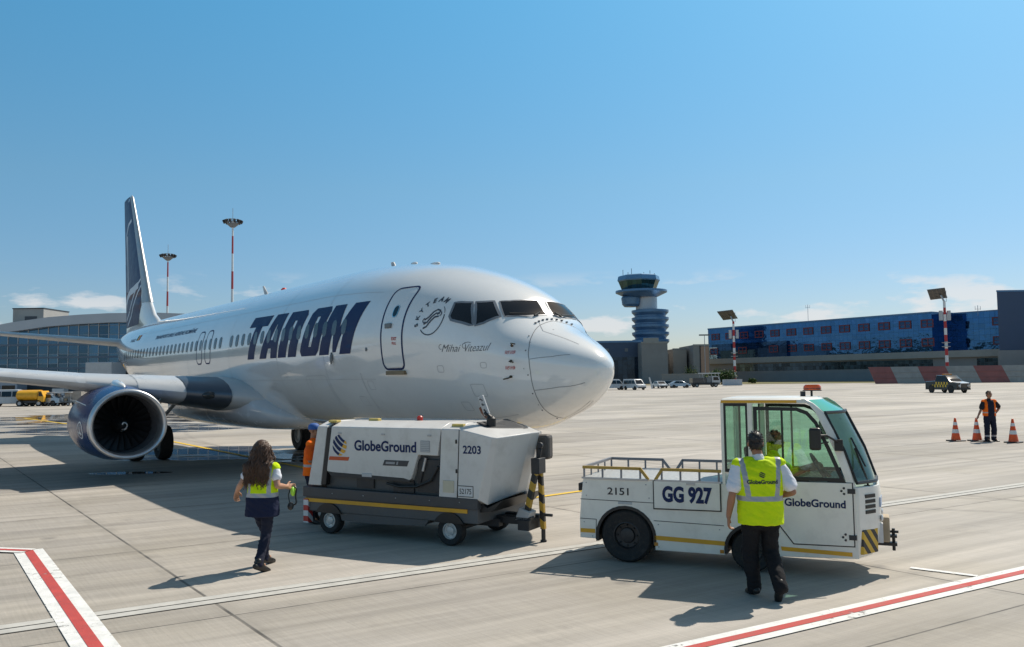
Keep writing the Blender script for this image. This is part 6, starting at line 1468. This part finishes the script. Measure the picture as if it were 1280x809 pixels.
# ------------------------------------------------------------------ parked and driving vehicles
def car(name, label, cat, x, y, rz, prof, glassp, w, wheels, paint, r=.32, group=None, extra=None, glassm=DGLASS):
    """vehicle with shaped body shell, windows, lamps and wheels; local X forward"""
    t = thing(name, label, cat, (x, y, 0), rz, group)
    zb = sorted(z for _, z in prof)[len(prof)//2]
    b = MB(); rs = []
    zmax = max(z for _, z in prof); zmid = .55*zmax
    for yy in (-w/2, -w/2+.08, w/2-.08, w/2):
        e = 1 if abs(yy) == w/2 else 0
        rs.append([(px*(1-.012*e), yy*(1 if pz < zmid else 1-.13*(pz-zmid)/(zmax-zmid)), pz-(.02*e if pz > zmid else 0)) for px, pz in prof])
    b.rings(rs); b.build('body', paint, t, 30, .02)
    for g in glassp:
        for s in (-1, 1):
            b = MB(); o = lambda p: (p[0], s*((w/2)*(1 if p[1] < zmid else 1-.13*(p[1]-zmid)/(zmax-zmid))+.008), p[1])
            b.faces([o(p) for p in g], [tuple(range(len(g)))]); b.build('side_window', glassm, t, 0)
    if extra: extra(t, w)
    for wx in wheels:
        for s in (-1, 1):
            b = MB(); b.lathe([(r*1.12, -.02), (r*1.12, .012)], 24, 'y', o=(wx, s*(w/2-.001), r)); b.build('wheel_arch', BLACK, t, 0)
            wheel('wheel', t, (wx, s*(w/2-.07), r), r, .2, rimr=.62, nuts=5)
    return t
def quad(nm, pts, m, par): return MB().faces(pts, [tuple(range(len(pts)))]).build(nm, m, par, 0)
def van_extra(fx, fz0, fz1, bx, hood):
    def f(t, w):
        quad('windscreen', [(fx+.012, -w*.42, fz0), (fx+.012, w*.42, fz0), (bx+.012, w*.36, fz1), (bx+.012, -w*.36, fz1)], DGLASS, t)
        for s in (-1, 1):
            b = MB(); b.box(hood-.02, hood+.03, s*w*.32-.14, s*w*.32+.14, .62, .80); b.build('headlight', MATS['headlight_lens'], t, 0, .02)
        b = MB(); b.box(hood-.03, hood+.05, -w*.46, w*.46, .3, .5); b.build('bumper', BLACK, t, 0, .03)
    return f
vanp = [(-2.3, .35), (2.3, .35), (2.32, .85), (1.75, 1.05), (1.15, 1.85), (.9, 1.95), (-2.2, 1.95), (-2.32, 1.2)]
vang = [[(1.05, 1.12), (1.55, 1.12), (1.08, 1.72), (.5, 1.72), (.5, 1.12)], [(-.6, 1.12), (.4, 1.12), (.4, 1.72), (-.6, 1.72)], [(-1.9, 1.12), (-.7, 1.12), (-.7, 1.72), (-1.9, 1.72)]]
carp = [(-2.1, .35), (2.1, .35), (2.12, .68), (1.35, .88), (.55, 1.40), (-.9, 1.43), (-1.75, .98), (-2.12, .90)]
carg = [[(.95, .93), (.48, 1.33), (-.15, 1.35), (-.15, .93)], [(-.2, .93), (-.2, 1.35), (-.85, 1.35), (-1.3, .95)]]
WV = mat('white_van_paint', (.52, .53, .54), .3, coat=.4, var=.03); DC = mat('dark_car_paint', (.03, .035, .045), .25, coat=.6, var=.05); GC = mat('silver_car_paint', (.38, .42, .46), .25, metal=.4, coat=.5, var=.04)
mat('headlight_lens', (.6, .62, .64), .08, coat=.6)
def gp(px, py): return None
car('van', 'white minibus half hidden by the aircraft nose at the foot of the operations building', 'van', 18.419, 154.855, R(8), vanp, vang, 1.9, (-1.4, 1.45), WV, .34, 'white vans parked by the aircraft nose', van_extra(1.72, 1.08, 1.82, 1.17, 2.32))
car('van', 'white minibus with dark windows just right of the aircraft nose', 'van', 21.940, 151.669, R(-62), vanp, vang, 1.9, (-1.4, 1.45), WV, .34, 'white vans parked by the aircraft nose', van_extra(1.72, 1.08, 1.82, 1.17, 2.32))
car('parked_car', 'small white car with a pale bonnet beside a leaning white post', 'car', 29.115, 166.200, R(-80), carp, carg, 1.75, (-1.3, 1.35), WV, .31, 'cars parked before the grey wall', van_extra(1.3, .92, 1.36, .6, 2.12))
car('parked_car', 'dark hatchback between the white and the silver parked cars', 'car', 32.072, 171.849, R(-10), carp, carg, 1.75, (-1.3, 1.35), DC, .31, 'cars parked before the grey wall', van_extra(1.3, .92, 1.36, .6, 2.12))
car('parked_car', 'silver grey hatchback, the right one of the parked cars', 'car', 33.269, 167.980, R(5), carp, carg, 1.75, (-1.3, 1.35), GC, .31, 'cars parked before the grey wall', van_extra(1.3, .92, 1.36, .6, 2.12))
t = thing('white_post', 'white plank post leaning beside the small white car', 'post', (*(26.930, 162.577), 0), 0)
b = MB(); b.hexa([(-.1, 0, 0), (.25, 0, 0), (.25, .15, 0), (-.1, .15, 0), (-.55, 0, 2.2), (-.3, 0, 2.2), (-.3, .15, 2.2), (-.55, .15, 2.2)]); b.build('plank', WV, t, 0)
# service truck with a raised pale platform
X_, Y_ = (39.782, 174.057)
t = thing('service_truck', 'cluttered service truck with a pale flat canopy near the bush', 'truck', (X_, Y_, 0), R(6))
b = MB(); b.box(-3, 2.8, -1.1, 1.1, .5, .95); b.build('chassis', DARKM, t, 0)
b = MB(); b.prism([(1.2, .6), (2.9, .6), (2.95, 1.3), (2.55, 2.2), (1.2, 2.3)], -1.1, 1.1, 'y'); cb = b.build('truck_cab', LGREY, t, 0, .04)
b = MB(); b.prism([(1.5, 1.4), (2.75, 1.4), (2.45, 2.05), (1.5, 2.05)], -1.115, 1.115, 'y'); b.build('cab_window', DGLASS, cb, 0)
b = MB(); b.box(-2.9, .0, -1.05, 1.05, .95, 1.9); b.build('cargo_box', DC, t, 0); b = MB(); b.box(.1, 1.1, -1.0, 1.0, .95, 2.0); b.build('pump_unit', GREYP, t, 0)
b = MB(); b.box(-.9, 3.0, -1.2, 1.2, 2.75, 2.95)
b.build('canopy', WV, t, 0)
b = MB()
for xx in (-.8, 1.1, 2.6): b.tube([(xx, -1, 2.75), (xx+.4, -1, .95)], .06, 6); b.tube([(xx, 1, 2.75), (xx+.4, 1, .95)], .06, 6)
b.build('canopy_frame', STEEL, t)
for wx in (-2, 2):
    for s in (-1, 1): wheel('wheel', t, (wx, s*1.0, .45), .45, .28)
X_, Y_ = (48.729, 186.375)
t = thing('container', 'low pale ribbed box at the foot of the left lamp board mast', 'container', (X_, Y_, 0), 0)
b = MB(); b.box(-2.0, 2.0, -.8, .8, .1, 1.35); bx = b.build('box_body', mat('pale_blue_paint', (.42, .47, .53), .5, var=.08), t, 0, .03)
b = MB()
for q in range(-4, 5): b.box(q*.45-.05, q*.45+.05, -.84, -.803, .15, 1.3)
b.build('ribs', LGREY, bx, 0); b = MB(); b.box(-2.05, 2.05, -.85, .85, 1.35, 1.45); b.build('lid', LGREY, t, 0)
# yellow and black follow-me pickup
CHK = mat('black_pickup_paint', (.012, .012, .014), .22, coat=.6)
pkp = [(-2.55, .32), (2.45, .30), (2.5, .95), (1.45, 1.10), (.62, 1.70), (-.75, 1.74), (-.98, 1.18), (-2.55, 1.12)]
pkg = [[(1.12, 1.14), (.58, 1.62), (.0, 1.64), (.0, 1.14)], [(-.06, 1.14), (-.06, 1.64), (-.68, 1.66), (-.85, 1.16)]]
def pk(t, w):
    van_extra(1.40, 1.13, 1.66, .66, 2.5)(t, w)
    YC = mat('yellow_check_paint', (.72, .48, .03), .3, coat=.4)
    for s in (-1, 1):
        for k in range(6):
            for row in (0, 1):
                if k in (1, 2, 3, 4, 5) or row == 0:
                    xx = -1.35+.42*k+(.21 if row else 0)
                    b = MB(); b.box(xx-.105, xx+.105, s*(w/2+.004)-.006, s*(w/2+.004)+.006, .56+.25*row, .81+.25*row); b.build('yellow_check', YC, t, 0)
    b = MB(); b.box(1.35, 1.5, -.7, .7, .0, .0); b.bm.free()
    quad('pale_bonnet', [(1.50, -w*.44, 1.113), (2.44, -w*.42, .985), (2.44, w*.42, .985), (1.50, w*.44, 1.113)], WV, t)
    b = MB(); b.box(-.15, .1, -.6, .6, 1.74, 1.86); b.build('light_bar', mat('amber_lens', (.75, .25, .02), .2), t, 0, .03)
    b = MB(); b.tube([(2.55, -.6, .5), (2.62, -.55, .95), (2.62, .55, .95), (2.55, .6, .5)], .04, 8); b.build('bull_bar', SILVER, t)
    b = MB(); b.tube([(-1.0, -.7, 1.15), (-1.05, -.65, 1.7), (-1.05, .65, 1.7), (-1.0, .7, 1.15)], .035, 8); b.build('roll_bar', BLACK, t)
X_, Y_ = (52.554, 101.510)
car('pickup_truck', 'black pickup truck with yellow check panels and roof light bar by the blast fence', 'pickup', X_, Y_, R(-74), pkp, pkg, 1.85, (-1.55, 1.5), CHK, .38, None, pk).scale = (1.0, 1.08, 1.22)
# vehicles in front of the left terminal
X_, Y_ = (-58.607, 97.814)
car('van', 'small white service van at the left edge under the wing', 'van', X_, Y_, R(15), vanp, vang, 1.9, (-1.4, 1.45), WV, .34, None, van_extra(1.72, 1.08, 1.82, 1.17, 2.32))
X_, Y_ = (-55.358, 96.535)
t = thing('tank_truck', 'yellow tank truck parked under the wing before the left terminal', 'truck', (X_, Y_, 0), R(4))
b = MB(); b.rings([[(x, .95*c_, 1.25+.62*s_) for c_, s_ in [(math.cos(k*math.pi/8), math.sin(k*math.pi/8)) for k in range(16)]] for x in (-1.25, -1.2, 1.0, 1.05)]); b.build('tank', YELLOW, t, 40)
b = MB(); b.prism([(1.1, .5), (1.75, .5), (1.78, 1.1), (1.5, 1.75), (1.1, 1.75)], -.9, .9, 'y'); cb = b.build('truck_cab', YELLOW, t, 0, .04)
b = MB(); b.prism([(1.2, 1.15), (1.70, 1.15), (1.47, 1.62), (1.2, 1.62)], -.915, .915, 'y'); b.build('cab_window', DGLASS, cb, 0)
b = MB(); b.box(-1.3, 1.7, -.7, .7, .4, .65); b.build('chassis', DARKM, t, 0)
for wx in (-.9, 1.2):
    for s in (-1, 1): wheel('wheel', t, (wx, s*.8, .36), .36, .24)
X_, Y_ = (-53.837, 97.274)
car('parked_car', 'grey car parked beside the yellow tank truck', 'car', X_, Y_, R(170), carp, carg, 1.75, (-1.3, 1.35), GC, .31, None, van_extra(1.3, .92, 1.36, .6, 2.12))
def cart(label, px, X_, Y_, cover):
    t = thing('baggage_cart', label, 'baggage cart', (X_, Y_, 0), random.uniform(-.1, .1), 'baggage carts before the left terminal')
    b = MB(); b.box(-.95, .95, -.7, .7, .42, .52); b.build('cart_bed', GREYP, t, 0)
    b = MB()
    for sx in (-.92, .92):
        for sy in (-.67, .67): b.tube([(sx, sy, .5), (sx, sy, 1.55)], .03, 6)
    b.build('posts', STEEL, t); b = MB(); b.box(-.97, .97, -.72, .72, 1.5, 1.58) if not cover else b.box(-.96, .96, -.71, .71, .56, 1.6); b.build('cover', mat('cart_cover_brown', (.30, .27, .24), .7, var=.15) if cover else WV, t, 0, .03)
    if not cover:
        for k in range(4):
            b = MB(); b.box(-.8+.42*k, -.45+.42*k, -.5, .5, .525, .85+.12*(k % 2)); b.build('load', [NAVY, LGREY, mat('tan_case', (.3, .22, .14), .6), GREYP][k], t, 0, .04)
    for sx in (-.6, .6):
        for sy in (-.6, .6): wheel('wheel', t, (sx, sy, .2), .2, .1, nuts=4)
for lb, X_, Y_, cv in (('open white topped baggage cart, the one nearest the yellow tank truck', *(-52.913, 97.448), 0), ('open white topped baggage cart in the middle of three carts', *(-51.615, 96.927), 0), ('brown covered baggage cart beside the engine', *(-50.637, 97.354), 1)):
    cart(lb, 0, X_, Y_, cv)
X_, Y_ = (-60.709, 112.580)
t = thing('container', 'tall pale grey box standing behind the baggage carts', 'container', (X_, Y_, 0), 0)
b = MB(); b.box(-.8, .8, -.6, .6, .1, 1.9); bx = b.build('box_body', LGREY, t, 0, .03); b = MB(); b.box(-.7, .7, -.62, -.603, .25, 1.8); b.build('door', mat('pale_door', (.5, .52, .54), .5), bx, 0)
X_, Y_ = (-69.077, 114.543)
t = thing('apron_bus', 'long dark windowed apron bus at the left edge behind the white van', 'bus', (X_-3, Y_, 0), R(2))
b = MB(); b.box(-5, 5, -1.3, 1.3, .35, 2.9); b.build('body', mat('bus_blue_grey', (.25, .30, .36), .35, coat=.3), t, 0, .1)
for q in range(5):
    b = MB(); b.box(-4.8+1.95*q, -3.05+1.95*q, -1.32, -1.303, 1.2, 2.4); b.build('window', DGLASS, t, 0)
for wx in (-3.2, 3.2):
    for s in (-1, 1): wheel('wheel', t, (wx, s*1.2, .48), .48, .28)
# ------------------------------------------------------------------ bushes
LEAF = [mat('leaf_green_mid', (.055, .095, .022), .7, var=.3, vscale=2), mat('leaf_green_light', (.10, .15, .03), .7, var=.3, vscale=2), mat('leaf_green_dark', (.028, .055, .016), .7, var=.3, vscale=2)]
def bush(label, x, y, w, h, n, seed):
    t = thing('bush', label, 'bush', (x, y, 0), 0, 'bushes in front of the glass terminal')
    rnd = random.Random(seed); b = MB()
    cl = [(rnd.uniform(-.75, .75)*w/2, rnd.uniform(-.5, .5)*w/2, rnd.uniform(.2, .8)*h, rnd.uniform(.18, .34)) for _ in range(16)]
    for k in range(n):
        cx, cy, cz, r = rnd.choice(cl); d = V((rnd.gauss(0, 1), rnd.gauss(0, 1), rnd.gauss(0, 1))).normalized()*rnd.random()**.4
        p = V((cx+d.x*r*w*.6, cy+d.y*r*w*.6, max(.05, cz*(1-.25*abs(cx)/(w/2))+d.z*r*h)))
        u = V((rnd.gauss(0, 1), rnd.gauss(0, 1), rnd.gauss(0, 1))).normalized()*rnd.uniform(.12, .26); v = u.cross(V((rnd.gauss(0, 1), rnd.gauss(0, 1), rnd.gauss(0, 1)))).normalized()*rnd.uniform(.08, .18)
        b.mi = 2 if d.z < -.2 else (1 if rnd.random() < .35 else 0)
        b.faces([p-u, p-v*.8, p+u, p+v], [(0, 1, 2, 3)])
    b.build('foliage', LEAF, t, 0)
    b = MB()
    for k in range(7): b.tube([(rnd.uniform(-.3, .3)*w/2, 0, 0), (rnd.uniform(-.7, .7)*w/2, rnd.uniform(-.3, .3)*w, h*.6)], [.07, .02], 5)
    b.build('stems', mat('bark_brown', (.06, .04, .025), .9), t)
bush('large rounded green bush just right of the service truck', 52.697, 215.325, 9.0, 4.6, 3600, 2)
bush('low light green shrub right of the pale ribbed box', 66.692, 234.524, 3.0, 1.5, 900, 3)
bush('small shrub in front of the beige stair block', 54.193, 255, 4.2, 6.0, 700, 4)
